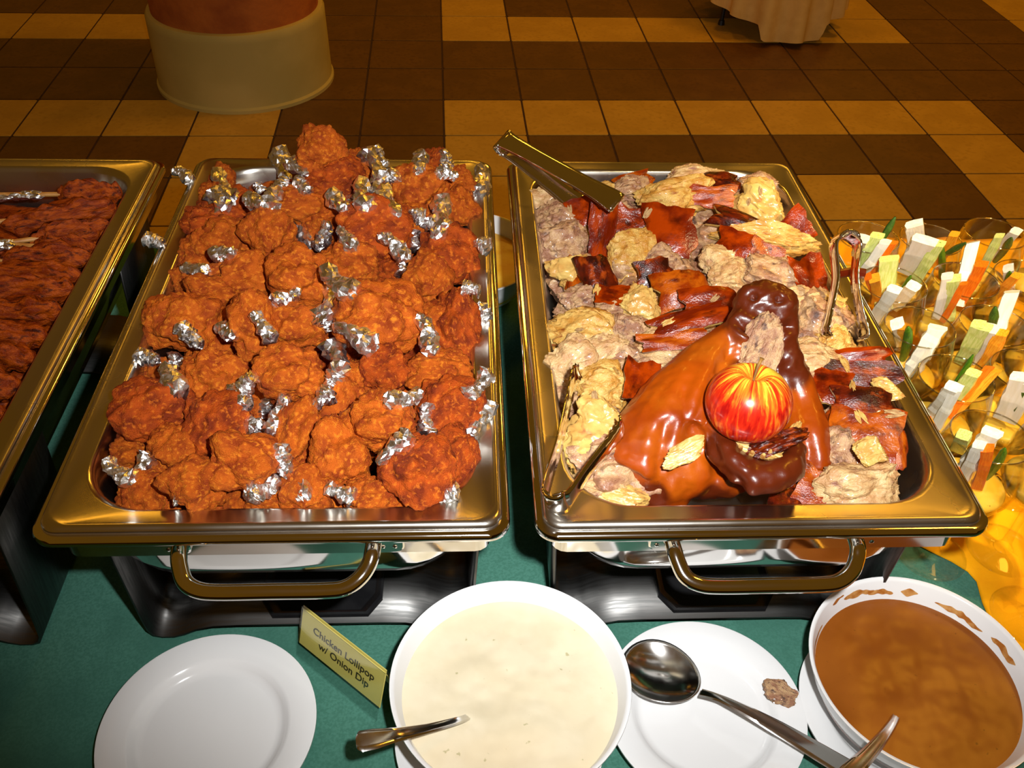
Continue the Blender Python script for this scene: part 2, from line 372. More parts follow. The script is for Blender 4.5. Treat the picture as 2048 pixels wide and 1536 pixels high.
# ------------------------------------------------------------------ chafing dishes
CW, CL = .348, .578
def pan_loft(spec, cap=True):
    b = MB(); b.loft([rrect(i, i, CW-i, CL-i, r, z, 9) for i, z, r in spec], True, False, cap); return b
def make_chafer(x0, y0, label):
    root = empty('chafing_dish', (x0, y0, T), label, 'chafing dish')
    # water pan
    b = pan_loft([(.010, .2035, .012), (.004, .2045, .014), (.001, .2035, .016), (0, .201, .017), (.0005, .1975, .017), (.003, .196, .016), (.012, .1965, .014),
                  (.022, .193, .035), (.024, .168, .05), (.027, .140, .055), (.032, .124, .058), (.042, .112, .06), (.058, .106, .055), (.09, .105, .04)])
    obj('water_pan', b.mesh('water_pan', True, 50), 'polish', root)
    # frame band
    b = MB(); n = 7
    b.loft([rrect(i, i, CW-i, CL-i, .012, z, 5) for i, z in ((.0165, .196), (.0145, .196), (.0145, .169), (.0165, .169))], True)
    obj('frame_band', b.mesh('frame_band', True, 40), 'polish', root)
    # two bent sheet stands, each side panel - foot - shelf - foot - side panel
    prof = [(.020, .19), (.0235, .12), (.028, .03), (.0295, .012), (.033, .004), (.040, .0012), (.050, .0012), (.060, .005), (.072, .012), (.088, .0165), (.11, .0175), (CW/2, .0175)]
    prof = prof + [(CW-x, z) for x, z in reversed(prof[:-1])]
    for ya, yb in ((.055, .165), (.413, .523)):
        vs = []; fs = []
        for (x, z) in prof:
            for y, dz in ((ya, 0), (yb, 0)): vs.append((x, y, z))
        for k in range(len(prof)-1): fs.append((2*k, 2*k+1, 2*k+3, 2*k+2))
        me = mesh('stand', vs, fs, True, 60)
        o = obj('stand', me, 'brush', root)
        sd = o.modifiers.new('thick', 'SOLIDIFY'); sd.thickness = .0024; sd.offset = 0
        yf = ya+.006
        b = MB()
        oc = lambda e, z: [Vector(p) for p in ((.128+e, yf+.018+e, z), (.140+e, yf+e, z), (.226-e, yf+e, z), (.238-e, yf+.018+e, z), (.238-e, yb-.01-e, z), (.128+e, yb-.01-e, z))]
        b.loft([oc(0, .0188), oc(0, .0232), oc(.002, .0240), oc(.0045, .0225), oc(.0075, .0195)], True, False, True)
        obj('fuel_holder', b.mesh('fuel_holder', True, 30), 'iron', root)
    # handles front and back
    for fy in (1, -1):
        Y = (lambda y: y) if fy > 0 else (lambda y: CL-y)
        path = bez([(.104, Y(.010), .188), (.105, Y(.000), .187), (.1070, Y(-.008), .183), (.1115, Y(-.017), .178), (.121, Y(-.022), .175), (.136, Y(-.0235), .174), (.175, Y(-.0235), .174),
                    (.212, Y(-.0235), .174), (.227, Y(-.022), .175), (.2375, Y(-.016), .179), (.2435, Y(-.007), .183), (.2455, Y(.000), .187), (.246, Y(.010), .188)], 5)
        b = MB(); b.tube(path, .0062, 12, (1.0, .86)); h = obj('handle', b.mesh('handle', True, 60), 'polish', root)
        for xb in (.088, .2465):
            b = MB(); y = .0115
            R = lambda e, yy: [Vector((p.x, Y(yy), p.y)) for p in rrect(xb+e, .1735+e, xb+.022-e, .1955-e, .006, 0, 4)]
            b.loft([R(0, .0145), R(0, .0118), R(.0012, .0105)], True, False, True); br = obj('handle_bracket', b.mesh('handle_bracket', True, 35), 'polish', root)
            for ux in (.006, .015):
                for uz in (.181, .189):
                    b = MB(); c = Vector((xb+ux, Y(.0105), uz)); s = -1 if fy > 0 else 1
                    b.loft([[c+Vector((math.cos(a*.785)*r, s*d, math.sin(a*.785)*r)) for a in range(8)] for r, d in ((.0020, 0), (.0016, .0008), (.0006, .0012))], True, False, True)
                    obj('rivet', b.mesh('rivet'), 'polish', br)
    return root
def make_pan(x0, y0, label):
    b = pan_loft([(.010, .1985, .012), (.006, .2045, .014), (.0062, .2065, .014), (.0072, .2088, .015), (.0095, .2100, .016), (.0125, .2094, .017), (.0145, .2086, .02), (.024, .2086, .050),
                  (.0262, .2080, .051), (.0278, .2060, .052), (.0290, .2020, .053), (.033, .185, .054), (.038, .162, .052), (.0415, .152, .05), (.048, .1465, .046), (.060, .1450, .04)])
    o = obj('food_pan', b.mesh('food_pan', True, 50), 'rim', None, (x0, y0, T)); tag(o, label, 'pan', None); return o
X1, Y1, X2, Y2, XZ, YZ = -.314, .432, .052, .430, -.6955, .427
make_chafer(X1, Y1, 'steel chafing dish with bail handle under the pan of fried chicken')
make_chafer(X2, Y2, 'steel chafing dish with bail handle under the pan of roast pork')
make_chafer(XZ, YZ, 'steel chafing dish holding the pan of barbecue skewers')
make_pan(X1, Y1, 'rectangular steel food pan heaped with fried chicken lollipops')
make_pan(X2, Y2, 'rectangular steel food pan filled with chopped roast pig and apple')
make_pan(XZ, YZ, 'rectangular steel food pan filled with barbecue skewers')

# ------------------------------------------------------------------ chicken lollipops
def lump(seed, sub=4, a=.24, bq=.12, c=.05, st=(1, 1, 1)):
    vs, fs = ico(sub); out = []
    for v in vs:
        w = Vector((v.x*st[0], v.y*st[1], v.z*st[2]))
        d = 1 + a*nz(w, 1.15, seed) + bq*nz(w, 2.6, seed+9) + c*nz(w, 6.5, seed+3) + c*.75*abs(nz(w, 13, seed+5)) + c*.4*nz(w, 27, seed+2)
        out.append(v*d)
    return mesh('lump', out, fs, True)
BREAD = []
for k in range(9):
    me = lump(k*5.3+1, 5, .42, .21, .10); me.name = 'breaded_meat'; me.materials.append(M['bread'] if k % 3 else M['bread2']); BREAD.append(me)
def foil_mesh(seed):
    rnd = random.Random(seed); n = 13; rings = []; K = 15
    bendx, bendy = rnd.uniform(-.10, .10), rnd.uniform(-.10, .10)
    for k in range(K):
        t = k/(K-1); r = (.20+.05*math.sin(t*5+seed)+.05*smooth(.6, .95, t)) * (1 if 0 < k < K-1 else .5)
        cx, cy = bendx*math.sin(t*3.1), bendy*math.sin(t*3.1)
        rings.append([Vector((cx+math.cos(2*math.pi*(i+.5*(k % 2))/n)*r*rnd.uniform(.70, 1.22), cy+math.sin(2*math.pi*(i+.5*(k % 2))/n)*r*rnd.uniform(.70, 1.22), t+rnd.uniform(-.035, .035))) for i in range(n)])
    b = MB(); b.loft(rings, True, True, True)
    bm = bmesh.new(); me = b.mesh('foil_tip', False); bm.from_mesh(me); bmesh.ops.triangulate(bm, faces=bm.faces); bm.to_mesh(me); bm.free()
    me.materials.append(M['foil']); return me
FOIL = [foil_mesh(s) for s in range(8)]
c3 = lambda x, y: (200+x*.4004, 230+y*.4004)
c4 = lambda x, y: (200+x*.4004, 660+y*.4004)
CH3 = [(1110, 185, 220, 230, 1.035), (1160, 320, 260, 190, 1.01), (1290, 275, 140, 180, 1.0), (1600, 390, 270, 240, .995), (1665, 235, 120, 140, 1.0), (1800, 340, 170, 160, .985), (1825, 460, 170, 200, .98),
       (1020, 450, 290, 170, .995), (320, 400, 160, 130, .985), (490, 320, 110, 140, .98), (400, 540, 280, 170, .985), (530, 450, 170, 170, .975), (700, 465, 170, 170, .985),
       (650, 620, 240, 190, .985), (860, 600, 220, 250, 1.0), (1380, 570, 350, 270, 1.0), (1780, 690, 250, 260, .985), (420, 690, 220, 190, .975), (700, 820, 300, 220, .985), (560, 900, 260, 190, .98),
       (1000, 810, 290, 260, 1.0), (1240, 750, 250, 200, .99), (330, 850, 180, 160, .965), (1640, 830, 220, 260, .98), (390, 1035, 330, 300, .98), (770, 1040, 240, 310, .995), (990, 1070, 300, 240, .985),
       (1400, 1020, 390, 340, 1.005), (1680, 1080, 200, 240, .975), (1855, 1050, 220, 330, .98), (1470, 770, 180, 160, .97), (1190, 430, 160, 180, .985), (1550, 560, 200, 220, .98), (1120, 560, 200, 180, .975)]
CH4 = [(560, 250, 290, 260, .985), (960, 225, 320, 250, 1.005), (1220, 340, 240, 320, .98), (1420, 215, 230, 230, .99), (1690, 215, 300, 190, .985), (280, 215, 130, 140, .96), (280, 415, 350, 280, .985),
       (1750, 400, 280, 290, .985), (580, 490, 280, 310, .985), (1430, 465, 300, 260, 1.0), (1000, 540, 220, 330, .98), (1200, 610, 290, 360, .985), (720, 660, 340, 280, .995), (400, 600, 270, 250, .975),
       (170, 620, 190, 150, .965), (1580, 690, 320, 330, .99), (1820, 650, 200, 270, .975), (215, 840, 220, 240, .965), (480, 835, 280, 230, .985), (850, 880, 220, 160, .965), (1020, 820, 220, 260, .975),
       (1360, 865, 250, 210, .97), (1590, 870, 250, 130, .965), (690, 880, 140, 140, .96), (350, 690, 170, 170, .965), (1210, 450, 170, 180, .965), (760, 420, 150, 150, .96)]
FO3 = [(450, 330, 370, 270), (660, 420, 590, 290), (610, 455, 560, 400), (930, 320, 900, 190), (1030, 290, 950, 230), (870, 380, 930, 330), (985, 325, 1045, 385), (825, 400, 785, 345), (740, 415, 815, 440), (850, 450, 880, 390),
       (1390, 320, 1330, 190), (1425, 240, 1380, 175), (1440, 340, 1495, 285), (1585, 285, 1605, 195), (1725, 290, 1720, 175), (1690, 285, 1775, 312), (1885, 390, 1910, 265), (1330, 450, 1310, 340), (1250, 420, 1290, 350), (1220, 460, 1170, 410),
       (1490, 490, 1400, 380), (1040, 660, 975, 540), (1090, 665, 1140, 535), (1262, 665, 1215, 575), (1530, 725, 1400, 595), (1580, 670, 1575, 575), (1685, 595, 1645, 540), (1725, 555, 1708, 440), (1550, 490, 1590, 508),
       (315, 645, 212, 615), (560, 690, 672, 688), (540, 785, 425, 758), (860, 930, 1000, 880), (1255, 880, 1135, 775), (1105, 1000, 1165, 845), (1150, 1060, 1105, 1010), (1180, 1055, 1372, 1165), (500, 1155, 385, 1045),
       (655, 1100, 595, 1055), (860, 1125, 775, 985), (1650, 1190, 1600, 1000), (1815, 870, 1880, 882), (1900, 960, 1930, 1005), (1500, 735, 1505, 765), (1880, 640, 1905, 650)]
FO4 = [(285, 155, 175, 128), (365, 215, 372, 105), (390, 315, 350, 200), (720, 380, 660, 285), (725, 295, 775, 235), (1185, 205, 1150, 80), (1140, 300, 1185, 225), (1080, 380, 1155, 318), (820, 425, 845, 360), (850, 510, 935, 325),
       (740, 475, 800, 492), (1430, 350, 1605, 320), (1640, 515, 1638, 365), (1840, 315, 1935, 210), (1860, 525, 1945, 375), (1400, 655, 1560, 530), (930, 725, 885, 565), (740, 835, 900, 740), (1260, 875, 1125, 775), (1690, 895, 1785, 815),
       (150, 740, 35, 655), (140, 745, 240, 625), (450, 935, 340, 910), (715, 925, 750, 945), (935, 955, 985, 962)]
chick = []
for lst, cv in ((CH3, c3), (CH4, c4)):
    for (x, y, w, h, z) in lst:
        px, py = cv(x, y); p = at(px, py, z); s = mpp(p)*.4004/2
        chick.append([p, w*s, h*s])
# a hidden lower layer that carries the heap
for ix in range(5):
    for iy in range(9):
        chick.append([Vector((X1+.085+ix*.046+random.uniform(-.008, .008), Y1+.065+iy*.056+random.uniform(-.008, .008), .944)), .025, .025])
NTOP = len(CH3)+len(CH4)
foils = []
for lst, cv in ((FO3, c3), (FO4, c4)):
    for (x0, y0, x1, y1) in lst: foils.append((cv(x0, y0), cv(x1, y1)))
roots = []
def chicken_label(p, rx, ry, dark, top):
    size = 'large' if max(rx, ry) > .032 else ('small' if max(rx, ry) < .0225 else 'medium')
    tone = 'dark brown' if dark else 'golden orange'
    if not top: where = 'lying under the others in the heap'
    elif p.y > Y1+CL-.12: where = 'against the far end of the pan'
    elif p.y < Y1+.12: where = 'at the handle end of the pan'
    elif p.x > X1+CW-.085: where = 'along the pan side next to the roast pork'
    elif p.x < X1+.10: where = 'along the pan side next to the skewers'
    else: where = 'in the middle of the heap'
    return '%s %s breaded chicken lollipop %s' % (size, tone, where)
for k, (p, rx, ry) in enumerate(chick):
    if k < NTOP:
        p.x = max(X1+.030+rx*.9, min(X1+CW-.027-rx*.82, p.x)); p.y = max(Y1+.034+ry*.6, min(Y1+CL-.03-ry*.6, p.y))
    vi = random.randrange(9); lb = chicken_label(p, rx, ry, vi % 3 == 0, k < NTOP)
    e = empty('chicken_lollipop', p, lb, 'fried chicken', lb.replace('lollipop', 'lollipops'))
    o = obj('breaded_meat', BREAD[vi], None, e)
    ax = basis(p, random.choice((0, math.pi))+random.uniform(-.25, .25), .55)
    q = 1.0
    place(o, Vector((0, 0, 0)), ax, (rx*q*1.06, ry*q*1.10, (rx+ry)*.46*q))
    roots.append([e, k < NTOP, False])
def surface_tool(prefixes):
    bpy.context.view_layer.update(); dg = bpy.context.evaluated_depsgraph_get()
    def hit(px, py):
        d = (Fw + Rt*((px-1024)/FPX) + Up*((768-py)/FPX)).normalized()
        ok, loc, nrm, _, ob, _ = S.ray_cast(dg, CAM, d)
        if ok and ob.name.split('.')[0] in prefixes: return loc.copy(), nrm.copy()
        return None
    return hit
hit = surface_tool(('breaded_meat',))
for kf, (a, c) in enumerate(foils):
    best = None
    zc = .99
    h = hit(a[0], a[1]); pa = h[0] if h else at(a[0], a[1], zc)
    # the closest lollipop still without a wrapped bone, preferring those on top
    for r in roots:
        if r[2]: continue
        d = (r[0].location-pa).length + (0 if r[1] else .03)
        if best is None or d < best[0]: best = (d, r)
    r = best[1]; r[2] = True; e = r[0]
    ends = []
    for q in (a, c):
        h = hit(q[0], q[1]); ends.append(h[0] if h else None)
    if ends[0] is None and ends[1] is None: zz = .978; ends = [at(a[0], a[1], zz), at(c[0], c[1], zz+.004)]
    elif ends[0] is None: ends[0] = at(a[0], a[1], max(.972, min(1.05, ends[1].z)))
    elif ends[1] is None: ends[1] = at(c[0], c[1], max(.972, min(1.05, ends[0].z)))
    # a tip never drops more than a little below its bone
    dz = ends[1].z-ends[0].z
    if abs(dz) > .018:
        zm = max(ends[0].z, ends[1].z)-.012
        ends = [at(a[0], a[1], max(ends[0].z, zm)), at(c[0], c[1], max(ends[1].z, zm))]
    p0, p1 = [q+(CAM-q).normalized()*.005 for q in ends]
    for q in (p0, p1): q.y = max(q.y, Y1+.036)      # tips at the handle end lie inside the rim
    d = p1-p0; ln = max(d.length, .014); ax3 = d.normalized()
    tv = (CAM-p0).normalized(); x3 = ax3.cross(tv).normalized(); y3 = ax3.cross(x3)
    o = obj('foil_tip', FOIL[kf % 8], None, e); o['label'] = 'crumpled silver foil wrapped round the bone end'
    w = min(max(.031, ln*.85), .043); ln = max(ln, .017)
    place(o, p0-e.location-ax3*.002, (x3, y3, ax3), (w, w, ln*1.06))

# ------------------------------------------------------------------ barbecue skewers in the far-left pan
def bbq_mesh(seed):
    vs, fs = ico(4); out = []
    for v in vs:
        x = v.x; w = Vector((v.x*2.3, v.y, v.z))
        d = .95+.6*nz(w, 1.0, seed)+.42*nz(w, 2.3, seed+4)+.16*nz(w, 6, seed+8)
        fx = math.copysign(abs(x)**.7, x)
        out.append(Vector((fx, v.y*d, v.z*d)))
    me = mesh('meat', out, fs, True); me.materials.append(M['bbq']); return me
BBQ = [bbq_mesh(s*3.1) for s in range(6)]
SK = [((135, 398), (280, 384), 30, .972), ((12, 452), (262, 414), 40, .972), ((69, 488), (236, 452), 26, .962), ((96, 502), (212, 496), 26, .964), ((6, 530), (196, 514), 34, .965),
      ((-30, 556), (180, 552), 38, .966), ((-50, 590), (160, 578), 44, .966), ((-60, 628), (128, 622), 44, .966), ((-80, 676), (104, 672), 50, .966), ((-90, 722), (76, 716), 52, .966),
      ((-100, 772), (54, 770), 54, .966), ((-110, 826), (30, 828), 56, .966), ((-130, 880), (6, 884), 56, .966)]
b = MB(); b.tube([(0, 0, 0), (1, 0, 0)], 1, 8); 
for k, (a, c, hw, z) in enumerate(SK):
    pa, pb = at(a[0], a[1], z), at(c[0], c[1], z+.003); pb.x = min(pb.x, XZ+CW-.036); pa.x = min(pa.x, pb.x-.06)
    mid = (pa+pb)/2; dx = (pb-pa).normalized(); n = Vector((0, 0, 1)); y = n.cross(dx).normalized(); n = dx.cross(y)
    e = empty('pork_skewer', mid, 'glazed barbecue pork strip on a bamboo stick with foil end', 'skewer', 'barbecue skewers in the pan')
    hw_ = hw*mpp(mid)*.66
    o = obj('meat', BBQ[k % 6], None, e); place(o, Vector((0, 0, 0)), (dx, y, n), ((pb-pa).length*.56, hw_*.84, .017))
    st = MB(); st.tube([(pa-mid)+dx*.03+Vector((0, 0, .002)), (pa-mid)-dx*.105+Vector((0, 0, .020))], .0026, 8); obj('stick', st.mesh('stick'), 'bamboo', e)
    fo = obj('foil_wrap', FOIL[(k*3) % 8], None, e); place(fo, (pa-mid)-dx*.016+Vector((0, 0, .007)), (y, n, (-dx+Vector((0, 0, .14))).normalized()), (.020, .020, .05))
for ix in range(3):                        # skewers lying underneath
    for iy in range(9):
        mid = Vector((XZ+.10+ix*.085, Y1+.07+iy*.053, .936)); e = empty('pork_skewer', mid, 'glazed barbecue pork strip lying beneath the other skewers', 'skewer', 'lower layer of barbecue pork')
        o = obj('meat', BBQ[(ix+iy) % 6], None, e); place(o, Vector((0, 0, 0)), (Vector((1, 0, 0)), Vector((0, 1, 0)), Vector((0, 0, 1))), (.055, .027, .018))

# ------------------------------------------------------------------ roast pork
def chunk(seed):
    vs, fs = ico(5); out = []; rnd = random.Random(int(seed*100))
    cuts = []
    for _ in range(4):
        d = Vector((rnd.uniform(-1, 1), rnd.uniform(-1, 1), rnd.uniform(-.6, 1))).normalized(); cuts.append((d, rnd.uniform(.55, .85)))
    for v in vs:
        w = Vector((v.x*.8, v.y*1.7, v.z*1.2))
        r1 = 1-abs(nz(w, 1.6, seed))*2; r2 = 1-abs(nz(w, 4.2, seed+7))*2
        q = v*(.92+.5*nz(v, 1.05, seed+2))
        for d, h in cuts:
            e = q.dot(d)-h
            if e > 0: q = q-d*e*.85
        wf = Vector((v.x*.55+.25*v.y, v.y*3.4, v.z*3.4)); r3 = 1-abs(nz(wf, 1.5, seed+4))*2; r4 = 1-abs(nz(wf, 3.3, seed+6))*2
        q = q*(1+.13*r1+.05*r2+.13*r3+.06*r4+.05*nz(w, 9, seed))
        out.append(q)
    return mesh('meat', out, fs, True, 60)
def shred_mesh(seed):
    rnd = random.Random(seed); b = MB()
    for k in range(rnd.randint(4, 7)):
        y = rnd.uniform(-.5, .5); z = rnd.uniform(-.25, .25); x0, x1 = rnd.uniform(-1, -.5), rnd.uniform(.5, 1)
        pts = [(x0+(x1-x0)*t, y+.25*math.sin(t*3+k)+rnd.uniform(-.06, .06), z+.18*math.sin(t*4+k*2)) for t in (0, .25, .5, .75, 1)]
        b.tube(pts, [.10, .24, .28, .22, .08], 7)
    return b.mesh('pork_shred', True, 60)
CH = {k: [] for k in ('meat', 'meat2', 'meat3', 'fat')}
for k in CH:
    for s in range(5):
        me = chunk(s*4.7+len(k)*3.3+ord(k[-1])*.37); me.materials.append(M[k]); CH[k].append(me)
def slab(seed, curl):                      # irregular sheet, unit size, a skin on top and fat under it
    n = 15; rnd = random.Random(seed)
    ph = [rnd.uniform(0, 6) for _ in range(4)]
    def pt(u, v, z):
        a = math.atan2(v, u); e = 1+.10*math.sin(3*a+ph[0])+.07*math.sin(5*a+ph[1])+.035*math.sin(11*a+ph[2])
        q = Vector((u, v, 0)); sm = max(abs(u), abs(v)); 
        x, y = u*e*.95, v*e*.95
        zz = curl*(x*x*.8+.25*y*y) + .09*nz(Vector((x, y, seed)), 1.3, seed) + .03*nz(Vector((x, y, seed)), 4, seed)
        return Vector((x, y, zz+z))
    def sheet(z0, z1, grow):
        vs = []; fs = []
        for L, z in enumerate((z1, z0)):
            for i in range(n):
                for j in range(n):
                    u, v = -1+2*i/(n-1), -1+2*j/(n-1)
                    ed = 1-smooth(.80, 1.0, max(abs(u), abs(v)))
                    zc = (z0+z1)/2; vs.append(pt(u*grow, v*grow, zc+(z-zc)*(.55+.45*ed)))
        N2 = n*n
        for i in range(n-1):
            for j in range(n-1):
                a, b_, c_, d_ = i*n+j, (i+1)*n+j, (i+1)*n+j+1, i*n+j+1
                fs.append((a, b_, c_, d_)); fs.append((N2+d_, N2+c_, N2+b_, N2+a))
        for k in range(n-1):
            for (a, b_) in ((k*n, (k+1)*n), ((k+1)*n+n-1, k*n+n-1), (k+1, k), (N2-n+k, N2-n+k+1)):
                fs.append((a, N2+a, N2+b_, b_))
        return vs, fs
    sk = mesh('skin', *sheet(-.02, .09, 1.0), True, 60); ft = mesh('fat_layer', *sheet(-.34, -.02, .97), True, 60)
    return sk, ft
SL = {}
for k in ('skin', 'skin_orange', 'skin_dark'):
    SL[k] = []
    for s in range(4):
        a, c = slab(s*3.7+len(k), (-.35, -.12, .15, -.55)[s]); a.materials.append(M[k]); c.materials.append(M['fat' if s % 2 else 'meat3']); SL[k].append((a, c))
c5 = lambda x, y: (980+x*.381, 240+y*.381)
c6 = lambda x, y: (1040+x*.4922, 680+y*.4922)
# (kind, x, y, width, height, rotation degrees, height z)
PK5 = [('meat', 340, 440, 240, 170, 10, .965), ('meat3', 300, 540, 250, 170, -20, .965), ('meat3', 330, 650, 230, 220, 30, .965), ('fat', 430, 790, 170, 210, 70, .972), ('skin_orange', 290, 870, 120, 340, 0, .968),
       ('skin', 500, 475, 180, 160, 20, .985), ('skin', 590, 610, 140, 340, -6, .982), ('skin_dark', 565, 850, 190, 300, 12, .982), ('meat2', 740, 690, 220, 240, 0, .975), ('skin', 930, 590, 290, 300, -8, .992),
       ('skin', 735, 535, 160, 160, -20, .986), ('meat3', 735, 370, 210, 130, 15, .972), ('skin_orange', 740, 310, 210, 90, 14, .978), ('meat3', 430, 360, 180, 160, -30, .968), ('meat2', 960, 400, 320, 210, 10, .985),
       ('meat', 1040, 285, 270, 130, 5, .985), ('skin_dark', 1180, 315, 250, 110, -14, .995), ('skin_orange', 1165, 400, 250, 120, -5, .995), ('fat', 1420, 450, 250, 210, -30, .985), ('skin_dark', 1350, 540, 370, 110, -24, .997),
       ('meat2', 1420, 620, 460, 130, -12, .984), ('skin', 1290, 655, 220, 160, -20, .993), ('skin_orange', 1450, 700, 180, 120, -25, .992), ('meat', 1230, 740, 180, 200, 15, .976), ('meat3', 1500, 830, 280, 220, -30, .980),
       ('skin', 1640, 610, 200, 280, -55, .984), ('skin', 1700, 850, 180, 300, 10, .985), ('meat', 1260, 830, 190, 160, 0, .974), ('skin_dark', 870, 810, 200, 170, 10, .982), ('fat', 780, 980, 180, 220, 20, .980),
       ('skin', 640, 920, 180, 120, -10, .985), ('skin_orange', 1010, 880, 280, 210, 10, .995), ('skin', 1150, 950, 290, 170, 6, 1.0), ('skin', 1050, 1050, 430, 130, 14, 1.004), ('skin_orange', 960, 1160, 350, 100, 6, .995),
       ('meat2', 470, 1130, 360, 270, -15, .975), ('meat', 560, 1270, 330, 220, 30, .975), ('meat3', 730, 1110, 170, 180, 0, .978), ('meat3', 1730, 1060, 260, 280, -40, .972), ('fat', 1850, 1010, 180, 230, -50, .972),
       ('meat', 1670, 1240, 240, 200, 0, .984), ('meat2', 1800, 1170, 200, 170, 20, .970), ('meat', 1620, 1010, 200, 200, 0, .972), ('meat', 850, 1230, 260, 200, 10, .975), ('meat3', 650, 1010, 160, 140, 0, .972), ('meat3', 480, 950, 180, 170, 10, .965),
       ('meat', 1560, 960, 200, 160, 10, .975), ('meat3', 900, 730, 160, 120, 0, .974), ('meat2', 520, 400, 180, 130, 10, .968), ('meat3', 1480, 330, 180, 140, 0, .972)]
PK6 = [('meat', 190, 130, 210, 210, 20, .97), ('meat2', 320, 190, 230, 170, -10, .975), ('meat3', 160, 240, 160, 150, 0, .965), ('fat', 325, 325, 170, 190, 10, .985), ('fat', 230, 430, 260, 280, -10, .968), ('meat3', 320, 480, 190, 200, 10, .97),
       ('meat', 280, 590, 230, 160, -10, .958), ('fat', 420, 645, 180, 90, -10, .958), ('skin', 490, 170, 140, 190, -12, .990), ('meat3', 420, 90, 200, 160, 0, .975),
       ('skin', 1370, 75, 290, 90, 4, .992), ('skin', 1265, 190, 190, 150, -12, .988), ('skin_dark', 1440, 160, 300, 160, -4, .990), ('fat', 1570, 205, 120, 80, -14, .994), ('skin_dark', 1400, 270, 260, 170, -8, .992),
       ('skin_orange', 1400, 400, 280, 250, -12, .984), ('fat', 1420, 455, 120, 100, 20, .994), ('skin_orange', 1545, 440, 80, 180, -3, .978), ('meat', 1400, 590, 280, 200, 10, .968), ('meat3', 1290, 470, 150, 200, 10, .968),
       ('skin_orange', 1200, 600, 150, 170, -30, .962), ('meat', 1150, 130, 190, 150, 0, .985), ('meat2', 1130, 210, 120, 160, 20, .982), ('skin_dark', 1075, 620, 130, 150, 0, .955), ('meat3', 1310, 330, 160, 170, 0, .968)]
LBL = {'meat': 'pale shredded roast pork piece', 'meat2': 'golden juicy roast pork piece', 'meat3': 'pinkish grey roast pork piece', 'fat': 'smooth pale chunk of pork fat',
       'skin': 'pork piece with glossy red brown skin', 'skin_orange': 'pork piece with golden orange skin', 'skin_dark': 'pork piece with dark charred skin'}
def pork_where(p):
    if (p-at(1490, 830, 1.0)).length < .10: return 'touching the pig head'
    if p.y > Y2+CL-.13: return 'against the far end of the pan' if p.x > X2+.14 else 'under the wide tongs'
    if p.x < X2+.12 and p.y < Y2+.24: return 'under the serrated tongs'
    if p.x > X2+CW-.11 and p.y > Y2+.24: return 'beside the standing tongs'
    if p.x > X2+CW-.13: return 'beside the bare pan corner'
    if p.x < X2+.10: return 'along the side next to the chicken'
    return 'in the middle of the pan'
def pork(kind, px, py, w, h, rot, z, k):
    p = at(px, py, z); s = mpp(p)/2
    ex = max(w, h)*s*.75
    p.x = max(X2+.036+min(ex, .03), min(X2+CW-.034-min(ex, .028), p.x)); p.y = max(Y2+.034+min(ex, .02), min(Y2+CL-.034-min(ex, .02), p.y))
    lb = LBL[kind]+' '+pork_where(p)
    e = empty('pork_piece', p, lb, 'roast pork', lb.replace('piece', 'pieces').replace('chunk', 'chunks'))
    rnd = random.Random(k*13+5)
    if kind in CH:
        o = obj('meat', CH[kind][k % 5], None, e)
        ax = basis(p, math.radians(rot)+random.choice((0, math.pi)), .6)
        place(o, Vector((0, 0, 0)), ax, (w*s*1.08, h*s*1.12, min(.024, (w+h)*.34*s)))
    else:
        a, c = SL[kind][k % 4]
        ax = basis(p, math.radians(rot), rnd.uniform(.5, .8))
        tl = Matrix.Rotation(rnd.uniform(-.22, .22), 3, ax[0]) @ Matrix.Rotation(rnd.uniform(-.22, .22), 3, ax[1]); ax = tuple(tl @ q for q in ax)
        for me, nm in ((a, 'skin'), (c, 'fat_layer')):
            o = obj(nm, me, None, e); place(o, Vector((0, 0, 0)), ax, (w*s*1.02, h*s*1.02, min(.030, (w+h)*.42*s)))
kk = 0
for lst, cv, sc in ((PK5, c5, .381), (PK6, c6, .4922)):
    for (kind, x, y, w, h, r, z) in lst:
        px, py = cv(x, y); pork(kind, px, py, w*sc, h*sc, r, z, kk); kk += 1
# bed of pork under the visible pieces
for ix in range(5):
    for iy in range(8):
        x, y = X2+.07+ix*.052, Y2+.075+iy*.060
        if iy == 0 and 1 <= ix: continue
        if ix == 4 and iy < 3: continue
        e = empty('pork_piece', (x, y, .943), 'pinkish grey roast pork piece buried under the other pieces', 'roast pork', 'pork pieces buried in the pan')
        o = obj('meat', CH['meat3'][(ix+iy) % 3], None, e); place(o, Vector((0, 0, 0)), (Vector((1, 0, 0)), Vector((0, 1, 0)), Vector((0, 0, 1))), (.031, .034, .026))
SHR = []
for q in range(6):
    me = shred_mesh(q); me.materials.append(M[('meat', 'meat2', 'fat')[q % 3]]); SHR.append(me)
tops = []
for o_ in list(COL.objects):
    if o_.name.startswith('pork_piece') and o_.location.z > .95: tops.append(o_)
rnd = random.Random(21)
hit = surface_tool(('meat', 'skin', 'fat_layer')); nsh = 0
